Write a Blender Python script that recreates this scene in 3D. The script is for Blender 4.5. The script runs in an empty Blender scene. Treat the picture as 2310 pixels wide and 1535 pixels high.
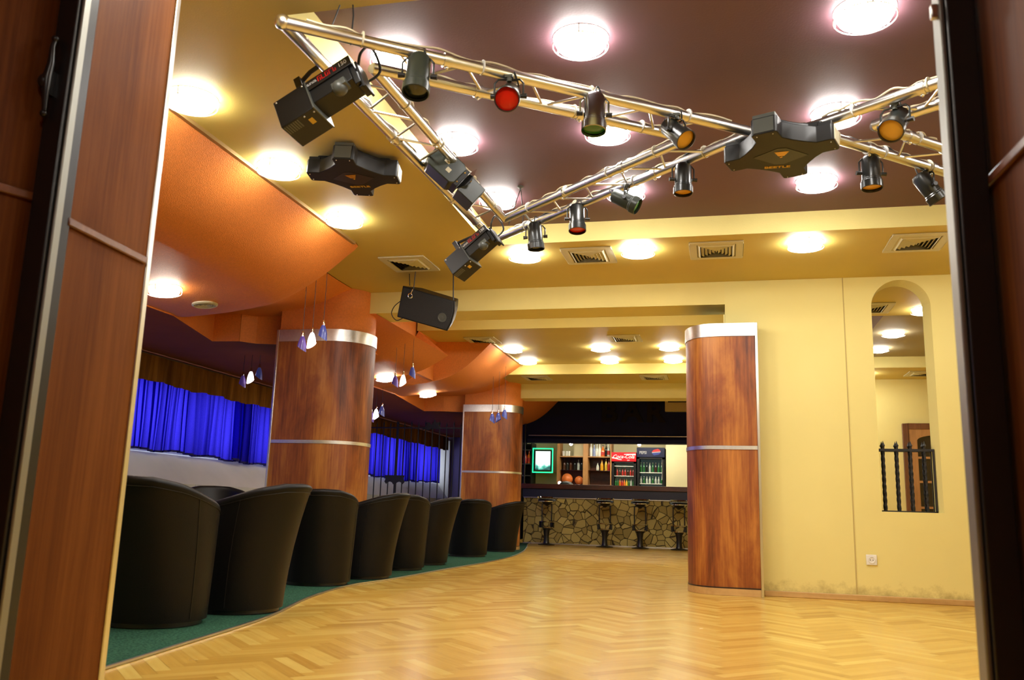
EXPOSURE = 0.0
SKY = 3.2
ORANGE_LAMPS = [(-4.00,5.43,'oblong looking lit lamp on the orange ceiling nearest the left door'),(-3.965,9.77,'lit lamp on the orange ceiling just behind the first pillar'),(-3.985,11.40,'lit lamp on the orange ceiling between the two pillars')]
ORANGE_VENT = (-3.997,5.95)
PARS_RAW = 0
import bpy, bmesh, math, random
from mathutils import Vector, Matrix
random.seed(7)
PI = math.pi
C = bpy.context.scene.collection
SC = bpy.context.scene

# ------------------------------------------------------------------ mesh builder
class MB:
    def __init__(s): s.v = []; s.f = []; s.tone = None
    def add(s, vs, fs, M=None):
        b = len(s.v)
        for p in vs:
            p = Vector(p)
            s.v.append(M @ p if M is not None else p)
        for f in fs: s.f.append([b + i for i in f])
        return s
    def box(s, x0, y0, z0, x1, y1, z1, M=None):
        vs = [(x0,y0,z0),(x1,y0,z0),(x1,y1,z0),(x0,y1,z0),(x0,y0,z1),(x1,y0,z1),(x1,y1,z1),(x0,y1,z1)]
        return s.add(vs, [(0,3,2,1),(4,5,6,7),(0,1,5,4),(1,2,6,5),(2,3,7,6),(3,0,4,7)], M)
    def cbox(s, c, d, M=None):
        x,y,z = c; a,b,e = d[0]/2, d[1]/2, d[2]/2
        return s.box(x-a,y-b,z-e,x+a,y+b,z+e,M)
    def taper(s, c0, d0, c1, d1, M=None):
        # frustum between two rectangles (centre, (sx, sy)) at two heights
        vs = []
        for c,d in ((c0,d0),(c1,d1)):
            for a,b in ((-1,-1),(1,-1),(1,1),(-1,1)): vs.append((c[0]+a*d[0]/2, c[1]+b*d[1]/2, c[2]))
        return s.add(vs, [(0,3,2,1),(4,5,6,7),(0,1,5,4),(1,2,6,5),(2,3,7,6),(3,0,4,7)], M)
    def prism(s, poly, z0, z1, M=None):
        n = len(poly)
        vs = [(p[0],p[1],z0) for p in poly] + [(p[0],p[1],z1) for p in poly]
        fs = [tuple(range(n-1,-1,-1)), tuple(range(n,2*n))]
        fs += [(i,(i+1)%n,n+(i+1)%n,n+i) for i in range(n)]
        return s.add(vs, fs, M)
    def lathe(s, prof, n=24, M=None, cap=True):
        vs = []; fs = []
        for r,z in prof:
            for k in range(n):
                a = 2*PI*k/n; vs.append((r*math.cos(a), r*math.sin(a), z))
        m = len(prof)
        for i in range(m-1):
            for k in range(n):
                k2 = (k+1)%n
                fs.append((i*n+k, i*n+k2, (i+1)*n+k2, (i+1)*n+k))
        if cap and prof[0][0] > 1e-6: fs.append(tuple(range(n-1,-1,-1)))
        if cap and prof[-1][0] > 1e-6: fs.append(tuple((m-1)*n+k for k in range(n)))
        return s.add(vs, fs, M)
    def cyl(s, p0, p1, r0, r1=None, n=14):
        p0, p1 = Vector(p0), Vector(p1); r1 = r0 if r1 is None else r1
        M = frame(p0, p1-p0)
        return s.lathe([(r0,0),(r1,(p1-p0).length)], n, M)
    def tube(s, pts, r, n=8, closed=False):
        pts = [Vector(p) for p in pts]; N = len(pts)
        vs = []; fs = []; prev = None
        for i,p in enumerate(pts):
            if closed: t = pts[(i+1)%N] - pts[i-1]
            else: t = pts[min(i+1,N-1)] - pts[max(i-1,0)]
            t.normalize()
            if prev is None:
                u = t.orthogonal().normalized()
            else:
                u = (prev - t*prev.dot(t))
                u = u.normalized() if u.length > 1e-6 else t.orthogonal().normalized()
            prev = u; w = t.cross(u)
            rr = r[i] if isinstance(r,(list,tuple)) else r
            for k in range(n):
                a = 2*PI*k/n; vs.append(p + u*(rr*math.cos(a)) + w*(rr*math.sin(a)))
        for i in range(N if closed else N-1):
            j = (i+1)%N
            for k in range(n):
                k2 = (k+1)%n; fs.append((i*n+k, i*n+k2, j*n+k2, j*n+k))
        if not closed:
            fs.append(tuple(range(n-1,-1,-1))); fs.append(tuple((N-1)*n+k for k in range(n)))
        return s.add(vs, fs)
    def ball(s, c, r, sc=(1,1,1), n=20, m=12, M=None):
        prof = [(max(1e-7, math.sin(PI*i/m))*r, -math.cos(PI*i/m)*r) for i in range(m+1)]
        prof[0] = (0.0, -r); prof[-1] = (0.0, r)
        T = Matrix.Translation(c) @ Matrix.Diagonal((*sc,1))
        return s.lathe(prof, n, (M @ T) if M is not None else T)
    def grid(s, fn, nu, nv):
        vs = [fn(i/nu, j/nv) for j in range(nv+1) for i in range(nu+1)]
        fs = [(j*(nu+1)+i, j*(nu+1)+i+1, (j+1)*(nu+1)+i+1, (j+1)*(nu+1)+i) for j in range(nv) for i in range(nu)]
        return s.add(vs, fs)

def frame(o, z, xhint=None):
    z = Vector(z).normalized()
    x = Vector(xhint) if xhint is not None else z.orthogonal()
    x = (x - z*x.dot(z)).normalized(); y = z.cross(x)
    M = Matrix((x, y, z)).transposed().to_4x4(); M.translation = Vector(o)
    return M
def basis(o, ex, ey):
    ex = Vector(ex).normalized(); ey = Vector(ey); ey = (ey - ex*ey.dot(ex)).normalized(); ez = ex.cross(ey)
    M = Matrix((ex, ey, ez)).transposed().to_4x4(); M.translation = Vector(o)
    return M

WM = {}      # world matrices of the things, by object name
def link(name, mb, mat, parent=None, world=False, bevel=0, seg=2, smooth=True, ang=38, weld=True):
    me = bpy.data.meshes.new(name)
    vs = mb.v
    if world and parent is not None:
        inv = WM[parent.name].inverted(); vs = [inv @ p for p in vs]
    me.from_pydata([tuple(p) for p in vs], [], mb.f); me.validate()
    bm = bmesh.new(); bm.from_mesh(me)
    if weld: bmesh.ops.remove_doubles(bm, verts=bm.verts, dist=1e-5)
    bmesh.ops.recalc_face_normals(bm, faces=bm.faces); bm.to_mesh(me); bm.free()
    if smooth:
        me.shade_smooth(); me.set_sharp_from_angle(angle=math.radians(ang))
    me.materials.append(mat)
    o = bpy.data.objects.new(name, me); C.objects.link(o)
    if parent is not None:
        o.parent = parent
        WM[o.name] = WM[parent.name].copy()
    else: WM[o.name] = Matrix.Identity(4)
    if bevel:
        b = o.modifiers.new('bevel','BEVEL'); b.width = bevel; b.segments = seg; b.limit_method = 'ANGLE'; b.angle_limit = math.radians(35)
        b.harden_normals = False
    return o
def tag(o, label=None, cat=None, group=None, kind=None):
    if label: o['label'] = label
    if cat: o['category'] = cat
    if group: o['group'] = group
    if kind: o['kind'] = kind
    return o
def thing(name, label, cat, loc=(0,0,0), rot=None, group=None, kind=None):
    o = bpy.data.objects.new(name, None); C.objects.link(o); o.empty_display_size = .05
    M = Matrix.Translation(Vector(loc)) @ (rot.to_4x4() if rot is not None else Matrix.Identity(4))
    o.matrix_world = M; WM[o.name] = M
    return tag(o, label, cat, group, kind)
def struct(name, mb, mat, label=None, **k):
    o = link(name, mb, mat, **k); return tag(o, label or name.replace('_',' '), 'structure', None, 'structure')
def RZ(a): return Matrix.Rotation(a, 3, 'Z')
def copy_thing(root, M, label, group=None):
    def cp(o, par):
        c = o.copy(); C.objects.link(c)
        if par is not None: c.parent = par; c.matrix_parent_inverse = o.matrix_parent_inverse.copy()
        for ch in o.children: cp(ch, c)
        return c
    r = cp(root, None); r.matrix_world = M; WM[r.name] = M.copy()
    r['label'] = label
    if group: r['group'] = group
    return r
def text_mesh(s, size, M, depth=.002, shear=0, bold=0, sx=1.0):
    cu = bpy.data.curves.new('txt','FONT'); cu.body = s; cu.size = size; cu.extrude = depth; cu.align_x = 'CENTER'; cu.align_y = 'CENTER'
    cu.shear = shear; cu.offset = bold; cu.resolution_u = 4
    o = bpy.data.objects.new('txt', cu); C.objects.link(o)
    dg = bpy.context.evaluated_depsgraph_get(); me = o.evaluated_get(dg).to_mesh()
    mb = MB(); S = Matrix.Diagonal((sx,1,1,1))
    mb.add([v.co.copy() for v in me.vertices], [tuple(p.vertices) for p in me.polygons], M @ S)
    o.evaluated_get(dg).to_mesh_clear(); bpy.data.objects.remove(o); bpy.data.curves.remove(cu)
    return mb

# ------------------------------------------------------------------ materials
MATS = {}
def nmat(name):
    m = bpy.data.materials.new(name); m.use_nodes = True; MATS[name] = m
    nt = m.node_tree; b = nt.nodes['Principled BSDF']
    return m, nt, b
def N(nt, t, **k):
    n = nt.nodes.new(t)
    for a,v in k.items(): setattr(n, a, v)
    return n
def plain(name, col, rough=.5, metal=0, spec=.5, coat=0, emis=None, estr=0, noise=0, nscale=8, bump=0, bscale=60, trans=0, alpha=1):
    m, nt, b = nmat(name)
    b.inputs['Base Color'].default_value = (*col,1); b.inputs['Roughness'].default_value = rough
    b.inputs['Metallic'].default_value = metal; b.inputs['Specular IOR Level'].default_value = spec
    b.inputs['Coat Weight'].default_value = coat; b.inputs['Transmission Weight'].default_value = trans
    if emis: b.inputs['Emission Color'].default_value = (*emis,1); b.inputs['Emission Strength'].default_value = estr
    tc = None
    if noise or bump: tc = N(nt,'ShaderNodeTexCoord')
    if noise:
        n = N(nt,'ShaderNodeTexNoise'); n.inputs['Scale'].default_value = nscale; n.inputs['Detail'].default_value = 5
        nt.links.new(tc.outputs['Object'], n.inputs['Vector'])
        r = N(nt,'ShaderNodeValToRGB')
        r.color_ramp.elements[0].position = .3; r.color_ramp.elements[1].position = .7
        r.color_ramp.elements[0].color = (*[c*(1-noise) for c in col],1); r.color_ramp.elements[1].color = (*[min(1,c*(1+noise)) for c in col],1)
        nt.links.new(n.outputs['Fac'], r.inputs['Fac']); nt.links.new(r.outputs['Color'], b.inputs['Base Color'])
    if bump:
        n2 = N(nt,'ShaderNodeTexNoise'); n2.inputs['Scale'].default_value = bscale; n2.inputs['Detail'].default_value = 3
        nt.links.new(tc.outputs['Object'], n2.inputs['Vector'])
        bp = N(nt,'ShaderNodeBump'); bp.inputs['Strength'].default_value = bump; bp.inputs['Distance'].default_value = .004
        nt.links.new(n2.outputs['Fac'], bp.inputs['Height']); nt.links.new(bp.outputs['Normal'], b.inputs['Normal'])
    return m
def emitter(name, col, strength):
    m = bpy.data.materials.new(name); m.use_nodes = True; nt = m.node_tree; nt.nodes.clear()
    e = N(nt,'ShaderNodeEmission'); e.inputs['Color'].default_value = (*col,1); e.inputs['Strength'].default_value = strength
    o = N(nt,'ShaderNodeOutputMaterial'); nt.links.new(e.outputs[0], o.inputs['Surface']); MATS[name] = m
    return m
def wood(name, c0, c1, c2, scale=(3,3,.6), rough=.35, coat=.3, blotch=1.6, spec=.5):
    m, nt, b = nmat(name); tc = N(nt,'ShaderNodeTexCoord'); mp = N(nt,'ShaderNodeMapping')
    mp.inputs['Scale'].default_value = scale; nt.links.new(tc.outputs['Object'], mp.inputs['Vector'])
    n = N(nt,'ShaderNodeTexNoise'); n.inputs['Scale'].default_value = blotch; n.inputs['Detail'].default_value = 7; n.inputs['Roughness'].default_value = .62; n.inputs['Distortion'].default_value = .5
    nt.links.new(mp.outputs[0], n.inputs['Vector'])
    mp2 = N(nt,'ShaderNodeMapping'); mp2.inputs['Scale'].default_value = (scale[0]*14, scale[1]*14, scale[2]*1.6)
    nt.links.new(tc.outputs['Object'], mp2.inputs['Vector'])
    n2 = N(nt,'ShaderNodeTexNoise'); n2.inputs['Scale'].default_value = 2; n2.inputs['Detail'].default_value = 4
    nt.links.new(mp2.outputs[0], n2.inputs['Vector'])
    mx = N(nt,'ShaderNodeMath', operation='MULTIPLY_ADD'); mx.inputs[1].default_value = .3; nt.links.new(n2.outputs['Fac'], mx.inputs[0]); 
    ad = N(nt,'ShaderNodeMath', operation='SUBTRACT'); ad.inputs[1].default_value = .15; nt.links.new(n.outputs['Fac'], ad.inputs[0]); nt.links.new(ad.outputs[0], mx.inputs[2])
    r = N(nt,'ShaderNodeValToRGB'); e = r.color_ramp.elements
    e[0].position = .34; e[0].color = (*c0,1); e[1].position = .68; e[1].color = (*c2,1); k = e.new(.5); k.color = (*c1,1)
    nt.links.new(mx.outputs[0], r.inputs['Fac']); nt.links.new(r.outputs['Color'], b.inputs['Base Color'])
    b.inputs['Roughness'].default_value = rough; b.inputs['Coat Weight'].default_value = coat; b.inputs['Coat Roughness'].default_value = .25; b.inputs['Specular IOR Level'].default_value = spec
    return m

M_yellow = plain('yellow_paint', (.80,.69,.26), .75, noise=.035, nscale=2.5, bump=.15, bscale=90)
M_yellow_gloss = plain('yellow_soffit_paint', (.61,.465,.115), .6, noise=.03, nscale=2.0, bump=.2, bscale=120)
M_maroon = plain('plum_ceiling_paint', (.128,.056,.074), .6, noise=.06, nscale=1.5, bump=.15, bscale=90)
M_olive = plain('beige_ceiling_paint', (.34,.28,.15), .7)
M_orange = plain('orange_rough_paint', (.74,.235,.045), .55, noise=.08, nscale=60, bump=.9, bscale=160)
M_orange_shaded = plain('shaded_orange_paint', (.30,.080,.016), .8, spec=.1, noise=.06, nscale=3)  # the orange ceiling paint again, with shade darkened into the colour
M_white = plain('white_plastic', (.8,.79,.74), .45)
M_cream = plain('cream_paint', (.78,.70,.42), .7, noise=.03, nscale=3)
M_sill = plain('white_wall_paint', (.62,.60,.60), .7, noise=.05, nscale=3)
M_navy = plain('navy_paint', (.008,.012,.055), .6, spec=.2, noise=.1, nscale=3)
M_navy2 = plain('navy_panel_paint', (.018,.022,.060), .45)
M_lilac = plain('violet_wall_paint', (.16,.13,.28), .7)
M_black = plain('black_plastic', (.009,.009,.009), .45, spec=.35)
M_blackm = plain('black_painted_metal', (.010,.010,.011), .35, spec=.6)
M_iron = plain('wrought_iron', (.012,.012,.014), .5)
M_grey = plain('dark_grey_metal', (.07,.075,.065), .4)
M_doortrim = plain('dull_aluminium', (.30,.30,.27), .45, metal=.8); M_leaftrim = plain('worn_edge_profile', (.42,.37,.29), .5, metal=.6); M_seam = plain('joint_filler', (.52,.41,.15), .8)
M_alu = plain('aluminium', (.78,.77,.73), .28, metal=1)
M_brushed = plain('brushed_aluminium', (.80,.80,.78), .34, metal=1, noise=.05, nscale=40)
M_chrome = plain('chrome', (.8,.8,.8), .08, metal=1)
M_leather = plain('black_leather', (.0045,.0042,.004), .44, spec=.23, bump=.25, bscale=220)
M_leather_in = plain('black_leather_seat', (.011,.010,.010), .35, spec=.5, bump=.2, bscale=200)
M_wood = wood('red_brown_veneer', (.105,.021,.004), (.275,.072,.010), (.50,.19,.030), scale=(2.2,2.2,.55), rough=.45, coat=.08)
M_doorwood = wood('dark_red_door_veneer', (.085,.022,.0035), (.145,.043,.0065), (.205,.068,.012), scale=(3,3,.5), rough=.55, coat=.0, blotch=1.2, spec=.1)
M_mould = wood('door_moulding_wood', (.12,.034,.009), (.17,.053,.015), (.22,.075,.025), scale=(3,3,3), rough=.35)
M_bartop = wood('dark_bar_wood', (.05,.012,.004), (.09,.022,.007), (.14,.036,.010), scale=(.6,4,4), rough=.3)
M_oak = wood('shelf_wood', (.30,.14,.04), (.42,.20,.06), (.52,.27,.09), scale=(3,3,.7), rough=.5, coat=0)
M_basewood = wood('skirting_wood', (.46,.27,.09), (.56,.35,.13), (.66,.43,.17), scale=(.6,4,4), rough=.45, coat=.1)
M_browndoor = wood('brown_door_wood', (.10,.035,.012), (.17,.06,.018), (.24,.09,.03), scale=(3,3,.6), rough=.4)
M_paneglass = plain('dark_door_glass', (.03,.02,.012), .1, spec=.6)
M_mirror = plain('mirror_glass', (.88,.88,.86), .01, metal=1)
M_lamp = emitter('ceiling_lamp_diffuser', (1,.96,.90), 60)
M_lamp_orange = emitter('wall_side_lamp_diffuser', (1,.92,.80), 42)
M_ring = plain('lamp_glass_ring', (.9,.9,.86), .15, spec=.6)
M_trimgold = plain('gilt_profile', (.55,.40,.18), .35, metal=.8)
M_cable = plain('black_cable', (.01,.01,.01), .5)
M_cablew = plain('pale_cable', (.6,.5,.32), .5)
M_red_gel = plain('red_gel', (.55,.012,.004), .2, spec=.6)
M_green_gel = plain('green_gel', (.02,.16,.035), .2, spec=.6)
M_amber_gel = plain('amber_gel', (.65,.33,.03), .2, spec=.6)
M_dark_gel = plain('dark_gel', (.015,.02,.02), .12, spec=.6)
M_can = plain('black_lamp_can', (.012,.014,.013), .28, spec=.6)
M_canchrome = plain('polished_lamp_can', (.35,.36,.36), .18, metal=1)
M_cangreen = plain('grey_green_lamp_can', (.024,.031,.023), .35)
M_txtw = plain('white_print', (.7,.7,.68), .5)
M_txtr = plain('red_print', (.55,.01,.01), .5)
M_txty = plain('yellow_print', (.6,.36,.03), .5)
M_sticker = plain('pale_sticker', (.62,.58,.42), .5)
M_shadeblue = plain('blue_glass_shade', (.06,.08,.32), .2, emis=(.10,.13,.55), estr=.12)
M_shadeviolet = plain('violet_glass_shade', (.09,.055,.28), .2, emis=(.30,.14,.60), estr=.08)
M_shadelit = emitter('lit_white_shade', (1,.82,.78), 3.0)
M_valance = wood('brown_valance_cloth', (.11,.042,.010), (.21,.085,.015), (.32,.14,.025), scale=(4,4,.3), rough=.9, coat=0, spec=.1)
M_stonecap = plain('steel_strip', (.7,.68,.6), .3, metal=1)
M_bulb = emitter('bar_bulb', (1,.93,.85), 30)
M_fill_tube = emitter('bar_fill_light', (1,.96,.80), 42)
M_green_neon = emitter('green_neon', (.02,.85,.30), 2.2)
M_fridgein = plain('fridge_inside', (.10,.13,.10), .5, emis=(.30,.36,.24), estr=.10)
M_pepsiin = plain('fridge_inside_dark', (.07,.10,.09), .5, emis=(.22,.34,.32), estr=.10)
M_shelfw = plain('white_wire_shelf', (.75,.78,.72), .4)
M_cokered = plain('red_header_panel', (.50,.006,.012), .35, emis=(.75,.01,.02), estr=.35)
M_headwhite = plain('white_header_print', (.8,.8,.78), .4, emis=(.9,.85,.8), estr=.3)
M_headblue = plain('dark_blue_header_panel', (.010,.014,.05), .3)
M_hred = plain('header_red_print', (.6,.02,.02), .4)
M_hblue = plain('header_blue_print', (.03,.06,.3), .4)

def bottle_mat(name, c, tr=0): return plain(name, c, .12, spec=.6, trans=tr)
B_green = bottle_mat('green_bottle_glass', (.03,.16,.04)); B_brown = bottle_mat('brown_bottle_glass', (.07,.022,.008)); B_clear = bottle_mat('clear_bottle_glass', (.55,.58,.5))
B_amber = bottle_mat('amber_juice', (.75,.34,.02)); B_red = bottle_mat('red_drink', (.45,.03,.02)); B_black = bottle_mat('black_bottle_glass', (.012,.014,.012)); B_orange = bottle_mat('orange_drink', (.70,.16,.02)); B_yellow = bottle_mat('yellow_drink', (.75,.5,.05)); B_white = bottle_mat('white_bottle_glass', (.75,.75,.68)); B_blue = bottle_mat('pale_blue_bottle_glass', (.25,.3,.5))
M_label = plain('paper_label', (.75,.70,.58), .6); M_redlabel = plain('red_label', (.5,.03,.02), .6)

# parquet: every plank is a face with its own tone, sheen by direction included
def parquet_mat():
    m, nt, b = nmat('parquet')
    at = N(nt,'ShaderNodeAttribute'); at.attribute_name = 'tone'
    ad = N(nt,'ShaderNodeAttribute'); ad.attribute_name = 'lay'
    tc = N(nt,'ShaderNodeTexCoord')
    outs = []
    for ang in (PI/4, -PI/4):
        mp = N(nt,'ShaderNodeMapping'); mp.inputs['Rotation'].default_value = (0,0,ang); 
        mp2 = N(nt,'ShaderNodeMapping'); mp2.inputs['Scale'].default_value = (3,55,1)
        nt.links.new(tc.outputs['Object'], mp.inputs[0]); nt.links.new(mp.outputs[0], mp2.inputs[0])
        n = N(nt,'ShaderNodeTexNoise'); n.inputs['Scale'].default_value = 1.0; n.inputs['Detail'].default_value = 4
        nt.links.new(mp2.outputs[0], n.inputs['Vector']); outs.append(n)
    mix = N(nt,'ShaderNodeMix'); mix.data_type = 'FLOAT'
    nt.links.new(ad.outputs['Fac'], mix.inputs[0]); nt.links.new(outs[1].outputs['Fac'], mix.inputs[2]); nt.links.new(outs[0].outputs['Fac'], mix.inputs[3])
    ma = N(nt,'ShaderNodeMath', operation='MULTIPLY_ADD'); ma.inputs[1].default_value = .35; nt.links.new(mix.outputs[0], ma.inputs[0])
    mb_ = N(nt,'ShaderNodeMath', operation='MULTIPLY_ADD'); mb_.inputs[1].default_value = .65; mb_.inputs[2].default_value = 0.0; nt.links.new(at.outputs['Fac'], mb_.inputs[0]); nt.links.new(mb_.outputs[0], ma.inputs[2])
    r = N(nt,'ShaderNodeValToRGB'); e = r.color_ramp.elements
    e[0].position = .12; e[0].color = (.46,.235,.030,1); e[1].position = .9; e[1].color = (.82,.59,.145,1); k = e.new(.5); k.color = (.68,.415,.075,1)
    nt.links.new(ma.outputs[0], r.inputs['Fac']); nt.links.new(r.outputs['Color'], b.inputs['Base Color'])
    n3 = N(nt,'ShaderNodeTexNoise'); n3.inputs['Scale'].default_value = 6; nt.links.new(tc.outputs['Object'], n3.inputs['Vector'])
    mr = N(nt,'ShaderNodeMapRange'); mr.inputs['To Min'].default_value = .18; mr.inputs['To Max'].default_value = .30; nt.links.new(n3.outputs['Fac'], mr.inputs['Value']); nt.links.new(mr.outputs[0], b.inputs['Roughness'])
    b.inputs['Specular IOR Level'].default_value = .5
    return m
M_parquet = parquet_mat()

def carpet_mat():
    m, nt, b = nmat('green_carpet'); tc = N(nt,'ShaderNodeTexCoord')
    n = N(nt,'ShaderNodeTexNoise'); n.inputs['Scale'].default_value = 90; n.inputs['Detail'].default_value = 4; nt.links.new(tc.outputs['Object'], n.inputs['Vector'])
    r = N(nt,'ShaderNodeValToRGB'); r.color_ramp.elements[0].position = .35; r.color_ramp.elements[0].color = (.010,.044,.028,1); r.color_ramp.elements[1].position = .68; r.color_ramp.elements[1].color = (.050,.145,.082,1)
    nt.links.new(n.outputs['Fac'], r.inputs['Fac']); nt.links.new(r.outputs['Color'], b.inputs['Base Color'])
    b.inputs['Roughness'].default_value = .95; b.inputs['Specular IOR Level'].default_value = .1
    bp = N(nt,'ShaderNodeBump'); bp.inputs['Strength'].default_value = .6; bp.inputs['Distance'].default_value = .004; nt.links.new(n.outputs['Fac'], bp.inputs['Height']); nt.links.new(bp.outputs['Normal'], b.inputs['Normal'])
    return m
M_carpet = carpet_mat()

def stone_mat():
    m, nt, b = nmat('crazy_paving_stone'); tc = N(nt,'ShaderNodeTexCoord')
    nz = N(nt,'ShaderNodeTexNoise'); nz.inputs['Scale'].default_value = 4; nt.links.new(tc.outputs['Object'], nz.inputs['Vector'])
    mxv = N(nt,'ShaderNodeMix'); mxv.data_type = 'VECTOR'; mxv.inputs[0].default_value = .06
    nt.links.new(tc.outputs['Object'], mxv.inputs[4]); nt.links.new(nz.outputs['Color'], mxv.inputs[5])
    def vor(f):
        v = N(nt,'ShaderNodeTexVoronoi', feature=f); v.voronoi_dimensions = '3D'; v.inputs['Scale'].default_value = 8.0; nt.links.new(mxv.outputs[1], v.inputs['Vector']); return v
    ve = vor('DISTANCE_TO_EDGE'); vf = vor('F1')
    r = N(nt,'ShaderNodeValToRGB'); e = r.color_ramp.elements; e[0].position = 0; e[0].color = (.34,.255,.060,1); e[1].position = 1; e[1].color = (.66,.55,.18,1)
    sep = N(nt,'ShaderNodeSeparateColor'); nt.links.new(vf.outputs['Color'], sep.inputs[0]); nt.links.new(sep.outputs[0], r.inputs['Fac'])
    rm = N(nt,'ShaderNodeValToRGB'); rm.color_ramp.elements[0].position = .012; rm.color_ramp.elements[1].position = .045; nt.links.new(ve.outputs['Distance'], rm.inputs['Fac'])
    mx = N(nt,'ShaderNodeMix'); mx.data_type = 'RGBA'; mx.inputs[6].default_value = (.05,.034,.012,1)
    nt.links.new(rm.outputs['Color'], mx.inputs[0]); nt.links.new(r.outputs['Color'], mx.inputs[7]); nt.links.new(mx.outputs[2], b.inputs['Base Color'])
    bp = N(nt,'ShaderNodeBump'); bp.inputs['Strength'].default_value = .8; bp.inputs['Distance'].default_value = .02; nt.links.new(rm.outputs['Color'], bp.inputs['Height']); nt.links.new(bp.outputs['Normal'], b.inputs['Normal'])
    b.inputs['Roughness'].default_value = .7
    return m
M_stone = stone_mat()

def curtain_mat():
    m = bpy.data.materials.new('blue_curtain_cloth'); m.use_nodes = True; nt = m.node_tree; nt.nodes.clear()
    out = N(nt,'ShaderNodeOutputMaterial'); d = N(nt,'ShaderNodeBsdfDiffuse'); t = N(nt,'ShaderNodeBsdfTranslucent'); mx = N(nt,'ShaderNodeMixShader')
    tc = N(nt,'ShaderNodeTexCoord'); n = N(nt,'ShaderNodeTexNoise'); n.inputs['Scale'].default_value = 220; nt.links.new(tc.outputs['Object'], n.inputs['Vector'])
    r = N(nt,'ShaderNodeValToRGB'); r.color_ramp.elements[0].position = .3; r.color_ramp.elements[1].position = .75
    r.color_ramp.elements[0].color = (.030,.018,.66,1); r.color_ramp.elements[1].color = (.075,.055,.92,1)
    nt.links.new(n.outputs['Fac'], r.inputs['Fac'])
    d.inputs['Color'].default_value = (.02,.015,.30,1); nt.links.new(r.outputs['Color'], t.inputs['Color'])
    mx.inputs[0].default_value = .6; nt.links.new(d.outputs[0], mx.inputs[1]); nt.links.new(t.outputs[0], mx.inputs[2]); nt.links.new(mx.outputs[0], out.inputs['Surface'])
    MATS['blue_curtain_cloth'] = m; return m
M_curtain = curtain_mat()
def wall_dirty():
    m, nt, b = nmat('yellow_wall_paint_scuffed'); tc = N(nt,'ShaderNodeTexCoord')
    n = N(nt,'ShaderNodeTexNoise'); n.inputs['Scale'].default_value = 7; n.inputs['Detail'].default_value = 8; n.inputs['Roughness'].default_value = .7; nt.links.new(tc.outputs['Object'], n.inputs['Vector'])
    sep = N(nt,'ShaderNodeSeparateXYZ'); nt.links.new(tc.outputs['Object'], sep.inputs[0])
    mr = N(nt,'ShaderNodeMapRange'); mr.inputs['From Min'].default_value = .34; mr.inputs['From Max'].default_value = .04; nt.links.new(sep.outputs['Z'], mr.inputs['Value'])
    ml = N(nt,'ShaderNodeMath', operation='MULTIPLY'); nt.links.new(n.outputs['Fac'], ml.inputs[0]); nt.links.new(mr.outputs[0], ml.inputs[1])
    rr = N(nt,'ShaderNodeValToRGB'); rr.color_ramp.elements[0].position = .36; rr.color_ramp.elements[1].position = .62; nt.links.new(ml.outputs[0], rr.inputs['Fac'])
    n2 = N(nt,'ShaderNodeTexNoise'); n2.inputs['Scale'].default_value = 1.6; n2.inputs['Detail'].default_value = 4; nt.links.new(tc.outputs['Object'], n2.inputs['Vector'])
    r2 = N(nt,'ShaderNodeValToRGB'); r2.color_ramp.elements[0].color = (.77,.67,.245,1); r2.color_ramp.elements[1].color = (.83,.735,.295,1); nt.links.new(n2.outputs['Fac'], r2.inputs['Fac'])
    mx = N(nt,'ShaderNodeMix'); mx.data_type = 'RGBA'; mx.inputs[7].default_value = (.34,.24,.07,1)
    sc = N(nt,'ShaderNodeMath', operation='MULTIPLY'); sc.inputs[1].default_value = .7; nt.links.new(rr.outputs['Color'], sc.inputs[0])
    nt.links.new(sc.outputs[0], mx.inputs[0]); nt.links.new(r2.outputs['Color'], mx.inputs[6]); nt.links.new(mx.outputs[2], b.inputs['Base Color'])
    b.inputs['Roughness'].default_value = .7
    return m
M_wall = wall_dirty()
# ------------------------------------------------------------------ camera
HC = .64
yaw, pitch, roll = map(math.radians, (13.74, 11.064, 1.686))
F = Vector((-math.sin(yaw)*math.cos(pitch), math.cos(yaw)*math.cos(pitch), math.sin(pitch)))
R0 = Vector((math.cos(yaw), math.sin(yaw), 0)); U0 = R0.cross(F)
CR = R0*math.cos(roll) + U0*math.sin(roll); CU = -R0*math.sin(roll) + U0*math.cos(roll)
cam = bpy.data.cameras.new('camera'); cam.sensor_width = 36; cam.lens = 1941.7/2310*36; cam.clip_start = .02; cam.clip_end = 100
cam.dof.use_dof = True; cam.dof.focus_distance = 9.0; cam.dof.aperture_fstop = 5.0
co = bpy.data.objects.new('camera', cam); C.objects.link(co)
M = Matrix((CR, CU, -F)).transposed().to_4x4(); M.translation = (0,0,HC); co.matrix_world = M; SC.camera = co
SC.view_settings.view_transform = 'Standard'; SC.view_settings.look = 'None'; SC.view_settings.gamma = 1; SC.view_settings.use_curve_mapping = False
SC.view_settings.exposure = EXPOSURE
SC.cycles.use_denoising = True; SC.cycles.max_bounces = 8; SC.cycles.diffuse_bounces = 4; SC.cycles.glossy_bounces = 3; SC.cycles.caustics_reflective = False; SC.cycles.caustics_refractive = False

w = bpy.data.worlds.new('sky'); SC.world = w; w.use_nodes = True
bg = w.node_tree.nodes['Background']; bg.inputs['Color'].default_value = (.78,.88,1,1); bg.inputs['Strength'].default_value = SKY

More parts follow.
